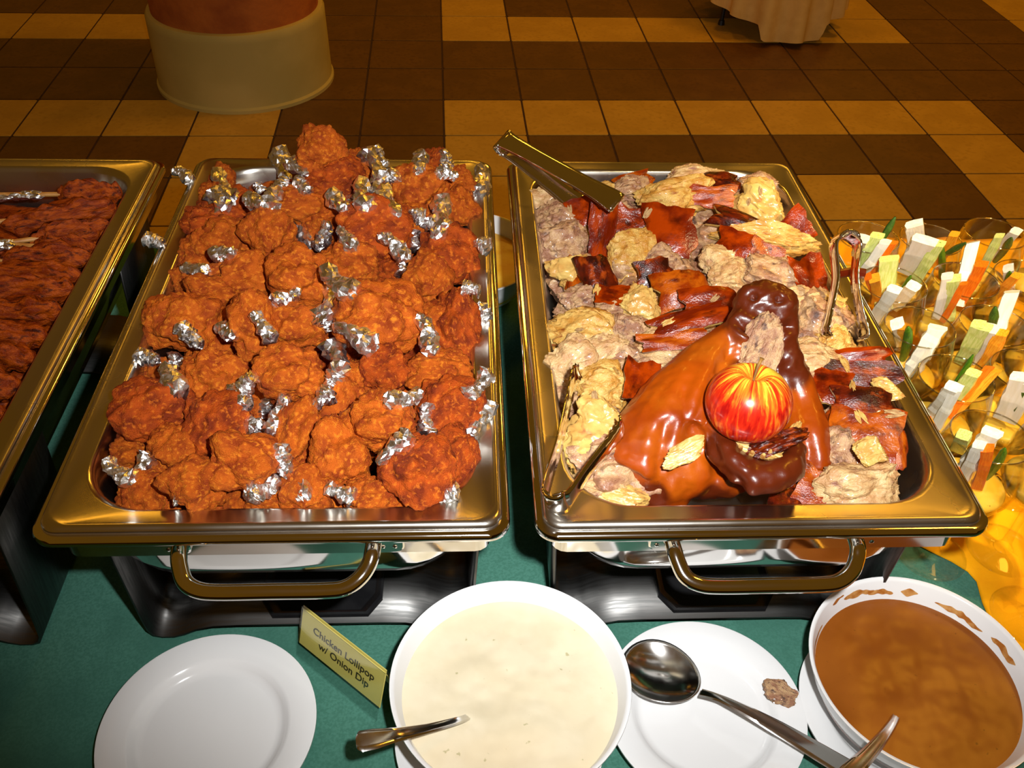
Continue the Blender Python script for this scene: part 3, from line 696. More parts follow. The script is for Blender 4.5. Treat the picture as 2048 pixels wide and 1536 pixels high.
for q in range(160):
    px_, py_ = rnd.uniform(1070, 1800), rnd.uniform(360, 990)
    h = hit(px_, py_)
    if h is None or nsh >= 18: continue
    p = h[0]
    if not (X2+.05 < p.x < X2+CW-.05 and Y2+.06 < p.y < Y2+CL-.06): continue
    if 1240 < px_ < 1640 and 650 < py_: continue
    if 1470 < px_ < 1600 and 560 < py_ < 740: continue
    n_ = (h[1]*.8+Vector((0, 0, .4))).normalized(); x_ = n_.cross(Vector((rnd.uniform(-1, 1), rnd.uniform(-1, 1), .1))).normalized(); y_ = n_.cross(x_)
    o = obj('pork_shred', SHR[q % 6]); sc = rnd.uniform(.005, .009); place(o, p+n_*.001, (x_, y_, n_), (sc, sc*.6, sc*.22)); nsh += 1
    lb = 'thin shredded strands of roast pork '+pork_where(p); tag(o, lb, 'pork shreds', lb)
# ------------------------------------------------------------------ pig head with apple
def blob(parts, voxel, name, smooth_it=6):
    bm = bmesh.new()
    for kind, *a in parts:
        if kind == 's':
            c, r = a[0], a[1]; r = r if isinstance(r, tuple) else (r, r, r); ax = a[2] if len(a) > 2 else (Vector((1, 0, 0)), Vector((0, 1, 0)), Vector((0, 0, 1)))
            mm = Matrix.Identity(4)
            for i in range(3):
                for k in range(3): mm[i][k] = ax[k][i]*r[k]
                mm[i][3] = c[i]
            bmesh.ops.create_icosphere(bm, subdivisions=3, radius=1, matrix=mm)
        else:
            t = MB(); pts = bez(a[0], 5); n = len(pts); rr = a[1]
            rad = []
            for i in range(n):
                f = i/(n-1)*(len(rr)-1); k = min(int(f), len(rr)-2); rad.append(rr[k]+(rr[k+1]-rr[k])*(f-k))
            t.tube(pts, rad, 14)
            vs = [bm.verts.new(v) for v in t.v]
            for f in t.f: bm.faces.new([vs[i] for i in f])
    me = bpy.data.meshes.new(name); bm.to_mesh(me); bm.free()
    o = bpy.data.objects.new('tmp', me); COL.objects.link(o)
    r = o.modifiers.new('r', 'REMESH'); r.mode = 'VOXEL'; r.voxel_size = voxel
    s = o.modifiers.new('s', 'SMOOTH'); s.factor = .6; s.iterations = smooth_it
    dg = bpy.context.evaluated_depsgraph_get(); out = bpy.data.meshes.new_from_object(o.evaluated_get(dg)); out.name = name
    bpy.data.objects.remove(o); out.polygons.foreach_set('use_smooth', [True]*len(out.polygons)); out.materials.clear(); return out
A = at
parts = [
    ('t', [A(1530, 630, 1.036), A(1520, 680, 1.016), A(1495, 760, .994), A(1475, 840, .970)], [.020, .019, .026, .030]),
    ('t', [A(1492, 630, 1.042), A(1478, 680, 1.030), A(1452, 730, 1.014), A(1440, 790, 1.0)], [.012, .0125, .014, .012]),
    ('t', [A(1562, 640, 1.040), A(1568, 700, 1.018), A(1590, 800, .985), A(1610, 880, .970), A(1628, 945, .955)], [.013, .014, .020, .022, .016]),
    ('t', [A(1475, 660, 1.030), A(1430, 720, 1.012), A(1370, 800, .992), A(1310, 880, .976), A(1270, 950, .958)], [.012, .024, .034, .036, .028]),
    ('s', A(1531, 606, 1.050), (.0285, .0185, .017), basis(A(1532, 600, 1.05), -.12, .8)),
    ('s', A(1400, 870, .972), (.046, .040, .034), basis(A(1400, 870, .97), .2, .6)),
    ('s', A(1330, 930, .962), (.044, .032, .026), basis(A(1330, 930, .96), -.1, .6)),
    ('s', A(1440, 930, .958), (.044, .028, .026), basis(A(1440, 930, .96), .2, .6)),
    ('t', [A(1432, 850, 1.000), A(1446, 905, .998), A(1482, 942, .995), A(1528, 954, .994), A(1576, 936, .996), A(1602, 888, .999)], [.010, .0130, .0135, .0135, .0125, .008]),
    ('t', [A(1380, 740, 1.020), A(1340, 810, 1.008), A(1320, 870, .998)], [.007, .012, .008]),
    ('t', [A(1430, 710, 1.024), A(1400, 790, 1.015), A(1385, 850, 1.004)], [.008, .011, .008]),
    ('s', A(1290, 975, .945), (.04, .022, .02), basis(A(1290, 970, .95), -.1, .5)),
]
head = blob(parts, .0020, 'pig_head', 9)
GRV = [([(1470, 690), (1425, 760), (1392, 840), (1385, 890)], .0032, .0055), ([(1330, 850), (1318, 920), (1322, 985)], .0028, .005), ([(1255, 905), (1300, 915), (1345, 935), (1375, 985)], .0022, .005),
       ([(1590, 760), (1612, 840), (1622, 930)], .0024, .005), ([(1420, 870), (1436, 935), (1480, 972)], .004, .005), ([(1480, 648), (1505, 662), (1540, 668), (1580, 652)], .0048, .0036)]
HV = [v.co.copy() for v in head.vertices]; HN = [v.normal.copy() for v in head.vertices]
def pix(p):
    d = p-CAM; z = d.dot(Fw); return 1024+FPX*d.dot(Rt)/z, 768-FPX*d.dot(Up)/z, z
for vi, v in enumerate(head.vertices):
    u_, w_, z_ = pix(HV[vi]); dd = 0
    for pts, dep, wid in GRV:
        best = 1e9
        for k in range(len(pts)-1):
            ax_, ay_ = pts[k]; bx_, by_ = pts[k+1]; t_ = max(0, min(1, ((u_-ax_)*(bx_-ax_)+(w_-ay_)*(by_-ay_))/((bx_-ax_)**2+(by_-ay_)**2)))
            best = min(best, math.hypot(u_-ax_-(bx_-ax_)*t_, w_-ay_-(by_-ay_)*t_))
        m_ = best*z_/FPX; dd -= dep*math.exp(-(m_/wid)**2)-dep*.35*math.exp(-((m_-wid*2.2)/wid)**2)
    dd += .0016*nz(HV[vi], 45, 2)+.0007*nz(HV[vi], 140, 5)
    if w_ < 740 and u_ > 1455:             # wrinkled, dried snout with two nostrils
        dd += .0022*nz(HV[vi], 95, 6)-.0012*abs(nz(HV[vi], 210, 4))
        for nx_, ny_ in ((1505, 591), (1562, 597)):
            dd -= .0075*math.exp(-(math.hypot(u_-nx_, w_-ny_)*z_/FPX/.0038)**2)
    if w_ > 860 and 1430 < u_ < 1620: dd += .0014*nz(HV[vi], 110, 8)
    v.co += HN[vi]*dd
hp = A(1430, 860, .935)
for v in head.vertices: v.co -= hp
def pig_material():
    m = M['head'].copy(); m.name = 'roast_pig_skin'; nt = m.node_tree; N = nt.nodes; L = nt.links; b_ = N['Principled BSDF']
    src = b_.inputs['Base Color'].links[0].from_socket
    at_ = N.new('ShaderNodeAttribute'); at_.attribute_name = 'char'
    n_ = N.new('ShaderNodeTexNoise'); n_.inputs['Scale'].default_value = 70; n_.inputs['Detail'].default_value = 5
    tc = N.new('ShaderNodeTexCoord'); L.new(tc.outputs['Object'], n_.inputs['Vector'])
    ma = N.new('ShaderNodeMath'); ma.operation = 'MULTIPLY_ADD'; ma.inputs[1].default_value = .7; ma.inputs[2].default_value = -.35; L.new(n_.outputs[0], ma.inputs[0])
    ad = N.new('ShaderNodeMath'); ad.operation = 'ADD'; L.new(at_.outputs['Fac'], ad.inputs[0]); L.new(ma.outputs[0], ad.inputs[1])
    mr = N.new('ShaderNodeMapRange'); mr.inputs[1].default_value = .2; mr.inputs[2].default_value = .75; L.new(ad.outputs[0], mr.inputs[0])
    x_ = N.new('ShaderNodeMix'); x_.data_type = 'RGBA'; L.new(src, x_.inputs[6]); x_.inputs[7].default_value = lin(84, 28, 6); L.new(mr.outputs[0], x_.inputs[0]); L.new(x_.outputs[2], b_.inputs['Base Color'])
    return m
head.materials.append(pig_material())
CHAR = [(A(*q[:3])-hp, q[3]) for q in ((1530, 605, 1.055, .042), (1500, 650, 1.04, .026), (1568, 660, 1.04, .034), (1575, 720, 1.02, .030), (1452, 905, 1.0, .022), (1485, 942, .998, .022), (1530, 955, .996, .022), (1575, 938, .998, .022), (1600, 890, 1.0, .020), (1300, 985, .95, .022), (1420, 990, .945, .024), (1480, 760, 1.01, .020))]
at_ = head.attributes.new('char', 'FLOAT', 'POINT')
at_.data.foreach_set('value', [max(1-smooth(.55, 1.15, (v.co-c).length/r) for c, r in CHAR) for v in head.vertices])
ho = obj('roast_pig_head', head, None, None, hp); tag(ho, 'glossy brown roast pig head lying with snout up and mouth open', 'pig head')
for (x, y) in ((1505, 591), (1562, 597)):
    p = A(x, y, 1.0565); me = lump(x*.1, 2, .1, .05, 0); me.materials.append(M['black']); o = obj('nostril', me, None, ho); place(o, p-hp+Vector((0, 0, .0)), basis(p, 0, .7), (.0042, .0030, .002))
p = A(1520, 700, 1.033); me = chunk(8.8); me.materials.append(M['meat3']); o = obj('palate', me, None, ho); place(o, p-hp, basis(p, math.radians(62), .75), (.024, .0145, .0075)); o['label'] = 'exposed pale and brown roof of the mouth'
p = A(1545, 890, 1.008); me = chunk(5.1); me.materials.append(M['skin_dark']); o = obj('tongue', me, None, ho); place(o, p-hp, basis(p, .3, .6), (.024, .009, .008)); o['label'] = 'shrivelled dark tongue between the jaws'
p = A(1500, 897, 1.004); me = chunk(6.6); me.materials.append(M['fat']); o = obj('jaw_bone', me, None, ho); place(o, p-hp, basis(p, math.radians(-24), .4), (.021, .0040, .0045)); o['label'] = 'pale yellow ridge of jaw bone'
p = A(1578, 878, 1.004); me = chunk(7.3); me.materials.append(M['fat']); o = obj('jaw_bone', me, None, ho); place(o, p-hp, basis(p, math.radians(52), .4), (.013, .0036, .0045)); o['label'] = 'pale yellow ridge of jaw bone'
for k, (x, y, r) in enumerate(((1481, 893, -30), (1504, 905, -18), (1527, 910, 0), (1540, 904, 14), (1572, 884, 48))):
    p = A(x, y, 1.0085); b = MB(); b.loft([[Vector((math.cos(a*1.047)*r0, math.sin(a*1.047)*r0*.7, z)) for a in range(6)] for r0, z in ((.0021, -.004), (.0021, .0005), (.0010, .0030-.0006*(k % 3)))], True, True, True)
    o = obj('tooth', b.mesh('tooth'), 'tooth', ho); place(o, p-hp, basis(p, math.radians(r), .3), (1, 1, 1))
p = A(1372, 905, 1.0); me = chunk(2.2); me.materials.append(M['fat']); o = obj('bare_fat_patch', me, None, ho); place(o, p-hp, basis(p, .35, .75), (.017, .007, .004)); o['label'] = 'torn pale patch on the cheek'

def apple():
    n, mrs = 48, 40; rings = []
    R = .0328
    for k in range(1, mrs):
        th = math.pi*k/mrs; ring = []
        for i in range(n):
            a = 2*math.pi*i/n
            r = R*(1+.05*math.cos(a*5)*smooth(.4, 1, th/math.pi)*.5)
            rho = r*math.sin(th)**.86*(1.0-.07*smooth(.5, 1, th/math.pi)); z = R*.90*math.cos(th)
            z -= .0105*math.exp(-(rho/.0085)**2) if th < math.pi/2 else -.006*math.exp(-(rho/.008)**2)
            ring.append(Vector((rho*math.cos(a), rho*math.sin(a), z)))
        rings.append(ring)
    b = MB(); b.loft(rings, True, True, True); return b.mesh('apple', True, None)
pc = A(1497, 806, 1.034)
ap = obj('apple', apple(), 'apple'); tag(ap, 'red and yellow apple set in the mouth of the roast pig', 'apple')
s0 = (A(1511, 742, 1.062)-pc).normalized(); ax = s0; xx = (Rt-ax*Rt.dot(ax)).normalized(); yy = ax.cross(xx)
place(ap, pc, (xx, yy, ax), (1, 1, 1))
b = MB(); b.tube(bez([(0, 0, .0195), (.0005, 0, .026), (.0015, .001, .032), (.0035, .002, .0385)], 4), [.0010]*4+[.0011]*4+[.0013]*4+[.0022], 8)
o = obj('apple_stem', b.mesh('apple_stem'), 'stem', ap)

# ------------------------------------------------------------------ tongs
def make_tongs(hinge, tips, wdir, width, label, bow=.012, hook=.006, serr=True):
    H = Vector(hinge); root = empty('tongs', H, label, 'tongs')
    mid = (Vector(tips[0])+Vector(tips[1]))/2; ax = (mid-H).normalized()
    for k, tp in enumerate(tips):
        tp = Vector(tp); sd = ((tp-mid) - ax*(tp-mid).dot(ax)); sd.normalize(); wd = Vector(wdir); wd = (wd-ax*wd.dot(ax)); wd = (wd-sd*wd.dot(sd)).normalized()
        L = (tp-H).length
        path = bez([H-ax*.0005+sd*.001, H+ax*.004+sd*.008, H+ax*L*.12+sd*.011, H.lerp(tp, .45)+sd*bow, H.lerp(tp, .8)+sd*bow*.6, tp+sd*.001, tp+ax*.006-sd*hook], 6)
        n = len(path); vs = []; fs = []
        for i, q in enumerate(path):
            f = i/(n-1); w = width*(.5 if not 0 < f else (.5-.12*smooth(.1, .5, f)+.12*smooth(.6, .85, f)))
            if serr and f > .62: w *= (1.0 if i % 2 else .84)
            if f > .93: w *= .8
            for j, c in enumerate((-1, -.6, 0, .6, 1)):
                vs.append(q-H+wd*(w*c)+sd*(.0016*(1-c*c)))
        for i in range(n-1):
            for j in range(4): fs.append((i*5+j, i*5+j+1, (i+1)*5+j+1, (i+1)*5+j))
        o = obj('arm', mesh('arm', vs, fs, True, 60), 'polish', root); s = o.modifiers.new('t', 'SOLIDIFY'); s.thickness = .0014; s.offset = 0
        if k == 0:
            hb = MB(); hp_ = []
            for i in range(9):
                a = math.pi*i/8; hp_.append(-ax*(.007*math.sin(a)) + sd*(.0085*math.cos(a)) + ax*.004)
            vs = []; fs = []
            for q in hp_:
                for c in (-.5, -.3, 0, .3, .5): vs.append(q+wd*(width*c*1.04))
            for i in range(8):
                for j in range(4): fs.append((i*5+j, i*5+j+1, (i+1)*5+j+1, (i+1)*5+j))
            o = obj('spring_bend', mesh('spring_bend', vs, fs, True, 70), 'polish', root); s = o.modifiers.new('t', 'SOLIDIFY'); s.thickness = .0018; s.offset = 0
    return root
make_tongs(A(1006, 284, 1.03), (A(1226, 402, 1.030), A(1150, 404, .985)), (CAM-A(1100, 340, 1.02)).normalized(), .024, 'wide steel tongs leaning over the corner of the roast pork pan', .006, .002, False)
make_tongs(A(1108, 1004, .990), (A(1152, 752, 1.012), A(1240, 856, 1.012)), (CAM-A(1150, 880, 1.0)).normalized(), .022, 'steel tongs with serrated arms lying on the pale pork chunks', .004, .002)
make_tongs(A(1691, 472, 1.055), (A(1653, 660, .992), A(1727, 668, .990)), (CAM-A(1690, 560, 1.03)).normalized()+Vector((0, .5, .9)), .024, 'steel tongs standing against the pan rim beside the vegetable glasses', .001, .003)
b = MB(); b.tube(bez([A(1668, 550, 1.005)-A(1700, 551, 1.0), (0, 0, .004), A(1727, 553, 1.0)-A(1700, 551, 1.0)+Vector((0, 0, .003))], 5), [.0045]*4+[.0048]*4+[.0052]*3, 10)
o = obj('rib_bone', b.mesh('rib_bone'), 'skin_dark', None, A(1700, 551, 1.0)); tag(o, 'dark brown roasted bone jutting over the rim between tong arms', 'bone')

# ------------------------------------------------------------------ plates and bowls
def plate(x, y, r, label):
    b = MB(); b.lathe([(0, .004), (r*.42, .004), (r*.52, 0), (r*.56, 0), (r*.60, .004), (r*.70, .009), (r*.985, .0155), (r, .017), (r*.998, .0185), (r*.985, .0188), (r*.76, .0150), (r*.725, .0138), (r*.69, .0100), (r*.65, .0073), (r*.60, .0066), (0, .0064)], 96)
    o = obj('plate', b.mesh('plate', True, 60), 'porcelain', None, (x, y, T)); tag(o, label, 'plate'); return o
plate(-.2105, .390, .0875, 'empty white plate beside the yellow menu card')
plate(.2025, .397, .0850, 'white plate holding a serving spoon and a scrap of meat')
plate(.368, .392, .0830, 'white plate under the bowl of brown sauce')
plate(.028, .378, .0860, 'white plate under the bowl of white dip')
def bowl(x, y, z, r, h, label):
    b = MB(); b.lathe([(0, .003), (r*.42, .003), (r*.48, 0), (r*.54, .001), (r*.60, .010), (r*.80, h*.36), (r*.93, h*.72), (r*.985, h*.96), (r*1.0, h*.985), (r*.997, h), (r*.975, h), (r*.955, h*.965), (r*.905, h*.72), (r*.77, h*.38), (r*.55, h*.17), (0, h*.14)], 96)
    o = obj('bowl', b.mesh('bowl', True, 60), 'porcelain', None, (x, y, z)); tag(o, label, 'bowl'); return o
def liquid(name, x, y, z, r, mt, label, cat, amp):
    n, kq = 96, 30; rings = []
    for k in range(kq+1):
        rr = r*(1-k/kq)+.0005
        rings.append([Vector((rr*math.cos(2*math.pi*i/n), rr*math.sin(2*math.pi*i/n), amp*nz(Vector((rr*math.cos(2*math.pi*i/n), rr*math.sin(2*math.pi*i/n), 0)), 32, 4)*(1-(rr/r)**8)+amp*.5*nz(Vector((rr*math.cos(2*math.pi*i/n), rr*math.sin(2*math.pi*i/n), 0)), 90, 7)*(1-(rr/r)**8))) for i in range(n)])
    low = [Vector((v.x*.93, v.y*.93, -.016)) for v in rings[0]]; low2 = [Vector((v.x*.6, v.y*.6, -.03)) for v in rings[0]]
    b = MB(); b.loft([low2, low]+rings, True, True, True)
    o = obj(name, b.mesh(name, True, 70), mt, None, (x, y, z)); tag(o, label, cat); return o
DX, DY, DZ = .036, .395, T+.0115
bowl(DX, DY, T+.0072, .0965, .064, 'round white bowl filled with creamy white onion dip')
liquid('onion_dip', DX, DY, T+.0072+.0460, .0868, 'dip', 'creamy white onion dip with tiny herb flecks', 'dip', .0022)
SX, SY = .375, .397
sb = bowl(SX, SY, T+.0072, .0925, .064, 'round white bowl of brown sauce with smears on its rim')
liquid('brown_sauce', SX, SY, T+.0072+.0440, .0826, 'sauce', 'thick brown liver sauce in a white bowl', 'sauce', .0010)
# dried smears inside the rim of the sauce bowl
for a0, a1, tc, hw in ((96, 118, .45, .30), (84, 100, .30, .22), (70, 80, .5, .3), (140, 170, .15, .18), (30, 60, .25, .22), (5, 25, .4, .25), (190, 225, .2, .2), (118, 128, .75, .16)):
    vs = []; fs = []; n = 48
    for i in range(n):
        f = i/(n-1); a = math.radians(a0+(a1-a0)*f); c = tc+.16*nz(Vector((a*7, tc, 0)), 1.0); w = hw*math.sin(math.pi*f)**.6*(.75+.7*nz(Vector((a*14, tc, 3)), 1.0))
        for t in (c-w, c, c+w):
            t = max(.02, min(.97, t)); r_ = .0925*(.905+(.955-.905)*t)-.0005; z_ = .064*(.72+(.965-.72)*t)
            vs.append((r_*math.cos(a), r_*math.sin(a), z_))
    for i in range(n-1):
        for j in range(2): fs.append((i*3+j, i*3+j+1, (i+1)*3+j+1, (i+1)*3+j))
    o = obj('sauce_smear', mesh('sauce_smear', vs, fs), 'smear', sb)
# bowl behind the dishes
p = A(930, 500, T+.07)
bowl(p.x, p.y, T, .098, .07, 'white bowl of yellow sauce at the back of the table')
liquid('yellow_sauce', p.x, p.y, T+.048, .088, 'mustard', 'yellow sauce filling the bowl at the back', 'sauce', .001)

# ------------------------------------------------------------------ spoons
def spoon(name, bowl_pts, handle, hw, label, cat='spoon', bowl_dim=None):
    """handle: points from the neck to the end, hw: half widths; bowl_dim: (centre, axis, length, width, depth) or None"""
    root = empty(name, handle[0], label, cat); O = Vector(handle[0])
    path = bez(handle, 6); n = len(path); vs = []; fs = []
    for i, q in enumerate(path):
        f = i/(n-1)*(len(hw)-1); k = min(int(f), len(hw)-2); w = hw[k]+(hw[k+1]-hw[k])*(f-k)
        t = (path[min(i+1, n-1)]-path[max(i-1, 0)]).normalized(); sd = t.cross(Vector((0, 0, 1))).normalized(); up = sd.cross(t)
        for c, zz in ((-1, -.0002), (-.72, .0010), (-.5, .0006), (0, .0009), (.5, .0006), (.72, .0010), (1, -.0002), (.5, -.0014), (-.5, -.0014)): vs.append(q-O+sd*(w*c)+up*zz)
    for i in range(n-1):
        for j in range(9): fs.append((i*9+j, i*9+(j+1) % 9, (i+1)*9+(j+1) % 9, (i+1)*9+j))
    fs.append(tuple(range((n-1)*9, n*9))); fs.append(tuple(reversed(range(9))))
    obj('handle', mesh('handle', vs, fs, True, 50), 'cutlery', root)
    if bowl_dim:
        c, axd, ln, wd, dp = bowl_dim; c = Vector(c); axd = Vector(axd).normalized(); sd = axd.cross(Vector((0, 0, 1))).normalized(); up = sd.cross(axd)
        vs = []; fs = []; nr, na = 12, 40
        for k in range(nr+1):
            r = k/nr
            for i in range(na):
                a = 2*math.pi*i/na; x = math.cos(a); y = math.sin(a)*(1-.10*math.cos(a))
                vs.append(c-O+axd*(x*r*ln)+sd*(y*r*wd)+up*(-dp*(1-r**2.1)+.0012*r**6))
        for k in range(nr):
            for i in range(na): j = (i+1) % na; fs.append((k*na+i, (k+1)*na+i, (k+1)*na+j, k*na+j))
        me = mesh('spoon_bowl', vs, fs, True, 80)
        bm = bmesh.new(); bm.from_mesh(me); bmesh.ops.remove_doubles(bm, verts=bm.verts, dist=1e-5); bm.to_mesh(me); bm.free()
        me.polygons.foreach_set('use_smooth', [True]*len(me.polygons))
        o = obj('spoon_bowl', me, 'cutlery', root); s = o.modifiers.new('t', 'SOLIDIFY'); s.thickness = .0012; s.offset = 0
    return root
zs = T+.020
nk = A(1402, 1385, zs+.006); bc = A(1322, 1344, zs+.004)
spoon('serving_spoon', None, [nk, A(1440, 1396, zs+.012), A(1490, 1420, zs+.013), A(1560, 1458, zs+.012), A(1640, 1505, zs+.014), A(1720, 1552, zs+.018), A(1770, 1580, zs+.022)],
      [.0045, .0036, .0052, .0072, .0085, .0092, .0080], 'large steel serving spoon lying across the white plate', 'spoon', (bc, nk-bc, .0350, .0300, .0110))
zd = T+.0072+.052
spoon('dip_spoon', None, [A(935, 1434, zd-.006), A(915, 1441, zd+.004), A(860, 1455, zd+.018), A(800, 1467, zd+.030), A(750, 1477, zd+.036), A(722, 1482, zd+.038), A(712, 1484, zd+.038)],
      [.0034, .0036, .0040, .0056, .0082, .0084, .0040], 'steel spoon handle sticking out of the white dip', 'spoon')
zq = T+.0072+.048
spoon('sauce_spoon', None, [A(1795, 1425, zq-.008), A(1786, 1445, zq+.001), A(1765, 1475, zq+.014), A(1735, 1510, zq+.026), A(1700, 1545, zq+.036), A(1670, 1575, zq+.042)],
      [.0034, .0036, .0045, .0056, .0070, .0060], 'steel spoon handle sticking out of the brown sauce', 'spoon')
p = A(1560, 1386, T+.020); me = chunk(3.9); me.materials.append(M['meat3']); o = obj('meat_scrap', me, None, None); place(o, p, basis(p, -.2, .4), (.0125, .0095, .0045)); tag(o, 'small scrap of pale pork left on the white plate', 'meat scrap')

# ------------------------------------------------------------------ menu card in a clear holder
P0, P1 = Vector((-.1515, .4655, T)), Vector((-.0760, .4005, T))
ex = (P1-P0).normalized(); eL = (P1-P0).length; en = Vector((ex.y, -ex.x, 0))       # en faces the reader
if en.y > 0: en = -en
HC = .058
hold = empty('card_holder', (P0+P1)/2, 'clear acrylic tent holder with a folded yellow menu card', 'menu holder'); OC = (P0+P1)/2
top = Vector((0, 0, HC))-en*.016
def quad_sheet(a, b_, c_, d_, th, nrm):
    b = MB(); vs = [a, b_, c_, d_]; b.add([v for v in vs]+[v-nrm*th for v in vs], [(0, 1, 2, 3), (7, 6, 5, 4), (0, 4, 5, 1), (1, 5, 6, 2), (2, 6, 7, 3), (3, 7, 4, 0)]); return b
fn = ex.cross(top.normalized()); fn = fn if fn.dot(en) > 0 else -fn
a, c = P0-OC, P1-OC
obj('front_pane', quad_sheet(a, c, c+top, a+top, .0012, fn).mesh('front_pane', False), 'acrylic', hold)
bk = -en*.034; bn = (-en+Vector((0, 0, .3))).normalized()
obj('back_pane', quad_sheet(a+bk, c+bk, c+top-en*.002, a+top-en*.002, .0012, bn).mesh('back_pane', False), 'acrylic', hold)
q = .26
card = obj('menu_card', quad_sheet(a+top*q-fn*.002, c+top*q-fn*.002, c+top*.995-fn*.002, a+top*.995-fn*.002, .0006, fn).mesh('menu_card', False), 'card', hold)
tb2 = top-en*.002; tb_ = (tb2-bk)
obj('menu_card', quad_sheet(a+bk+tb_*q-bn*.002, c+bk+tb_*q-bn*.002, c+bk+tb_*.98-bn*.002, a+bk+tb_*.98-bn*.002, .0006, bn).mesh('menu_card', False), 'card', hold)
def lettering(txt, size, pos):
    cu = bpy.data.curves.new('t', 'FONT'); cu.body = txt; cu.size = size; cu.align_x = 'CENTER'; cu.align_y = 'CENTER'; cu.extrude = .00012; cu.offset = .00012
    o = bpy.data.objects.new('t', cu); COL.objects.link(o); dg = bpy.context.evaluated_depsgraph_get(); me = bpy.data.meshes.new_from_object(o.evaluated_get(dg)); bpy.data.objects.remove(o)
    me.materials.clear(); me.materials.append(M['ink']); me.name = 'lettering'
    l = obj('lettering', me, None, card); tu = top.normalized(); place(l, pos, (ex, tu, fn), (1, 1, 1)); l['label'] = 'black printed words '+txt
mid = (a+c)/2
lettering('Chicken Lollipop', .0108, mid+top*.70+ex*.002-fn*.0017)
lettering('w/ Onion Dip', .0108, mid+top*.50+ex*.004-fn*.0017)

# ------------------------------------------------------------------ yellow cloth and the vegetable glasses
def ycloth():
    nx, ny = 44, 60; vs = []; fs = []
    for j in range(ny):
        y = .42+(1.157-.42)*j/(ny-1)
        xl = .452 + .030*smooth(.55, .50, y)*0 + (.050*smooth(.60, .53, y)) + .004*math.sin(y*60) + .02*smooth(.53, .45, y)*0
        for i in range(nx):
            u = i/(nx-1); x = xl+(1.25-xl)*u**1.5
            w = nz(Vector((x, y*.8, 0)), 11, 3)*.5+.5; w2 = abs(nz(Vector((x*1.0+y*.6, y*.3-x*.7, 0)), 16, 8))
            z = .002+.006*w*min(1, u*14)+.010*max(0, .25-w2)*2*min(1, u*14)
            vs.append((x, y, T+z))
    for j in range(ny-1):
        for i in range(nx-1): fs.append((j*nx+i, j*nx+i+1, (j+1)*nx+i+1, (j+1)*nx+i))
    return mesh('yellow_cloth', vs, fs)
o = obj('yellow_cloth', ycloth(), 'yellow'); s = o.modifiers.new('t', 'SOLIDIFY'); s.thickness = .0012; s.offset = -1
tag(o, 'wrinkled bright yellow cloth spread under the vegetable glasses', 'cloth')
GH = .165; GZ = T+.0065
def glass_meshes():
    b = MB(); b.lathe([(.0035, .074), (.010, .0745), (.021, .079), (.032, .090), (.0395, .106), (.0415, .122), (.0395, .143), (.0352, .1640), (.0348, GH), (.0344, .1645), (.0386, .143), (.0405, .122), (.0385, .1065), (.031, .0912), (.020, .0805), (.009, .0762), (.0030, .0758)], 56); bo = b.mesh('bowl', True, 70)
    b = MB(); b.lathe([(.0040, .0755), (.0036, .06), (.0036, .03), (.0048, .014), (.0075, .007), (.010, .0048)], 24); st = b.mesh('stem', True, 70)
    b = MB(); b.lathe([(.0095, .0050), (.018, .0032), (.030, .0020), (.0345, .0014), (.0348, .0006), (.034, 0), (.008, .001), (.001, .0012)], 56); ft = b.mesh('foot', True, 70)
    for me in (bo, st, ft): me.materials.append(M['glass'])
    return bo, st, ft
GB = glass_meshes()
b = MB(); b.lathe([(.0346+.0008*math.cos(q*math.pi/4), GH+.0008*math.sin(q*math.pi/4)) for q in range(9)], 56); GR = b.mesh('rim', True, None); GR.materials.append(M['glassrim'])
b = MB(); b.lathe([(0, .0775), (.010, .0785), (.020, .083), (.0295, .0925), (.0345, .102), (.0330, .1045), (.02, .107), (.008, .105), (0, .106)], 32); DIPM = b.mesh('mustard_dip', True, 70); DIPM.materials.append(M['mustard'])
c7 = lambda x, y: (1600+x*.3906, 400+y*.3906)
GPX = [c7(350, 190), c7(670, 200), c7(1000, 170), c7(480, 430), c7(850, 410), c7(1165, 395), c7(615, 650), c7(1000, 640), c7(800, 910), c7(1170, 880), c7(980, 1210), (2144, 867), (2125, 640), (2150, 745), (2120, 480), (2215, 1000)]
GP = []; GE = []
for (px, py) in GPX:
    p = at(px, py, GZ+GH); GP.append(p)
    e = empty('wine_glass', (p.x, p.y, GZ), 'stemmed glass of vegetable sticks and yellow dip on yellow cloth', 'glass', 'glasses of vegetable sticks')
    for nm, me in zip(('bowl', 'stem', 'foot'), GB): obj(nm, me, None, e)
    obj('rim', GR, None, e); GE.append(e)
    d = obj('dip_portion', DIPM, None, None, (p.x, p.y, GZ)); tag(d, 'yellow dip with dark specks in the bottom of a stemmed glass', 'dip', 'dip portions in the glasses')
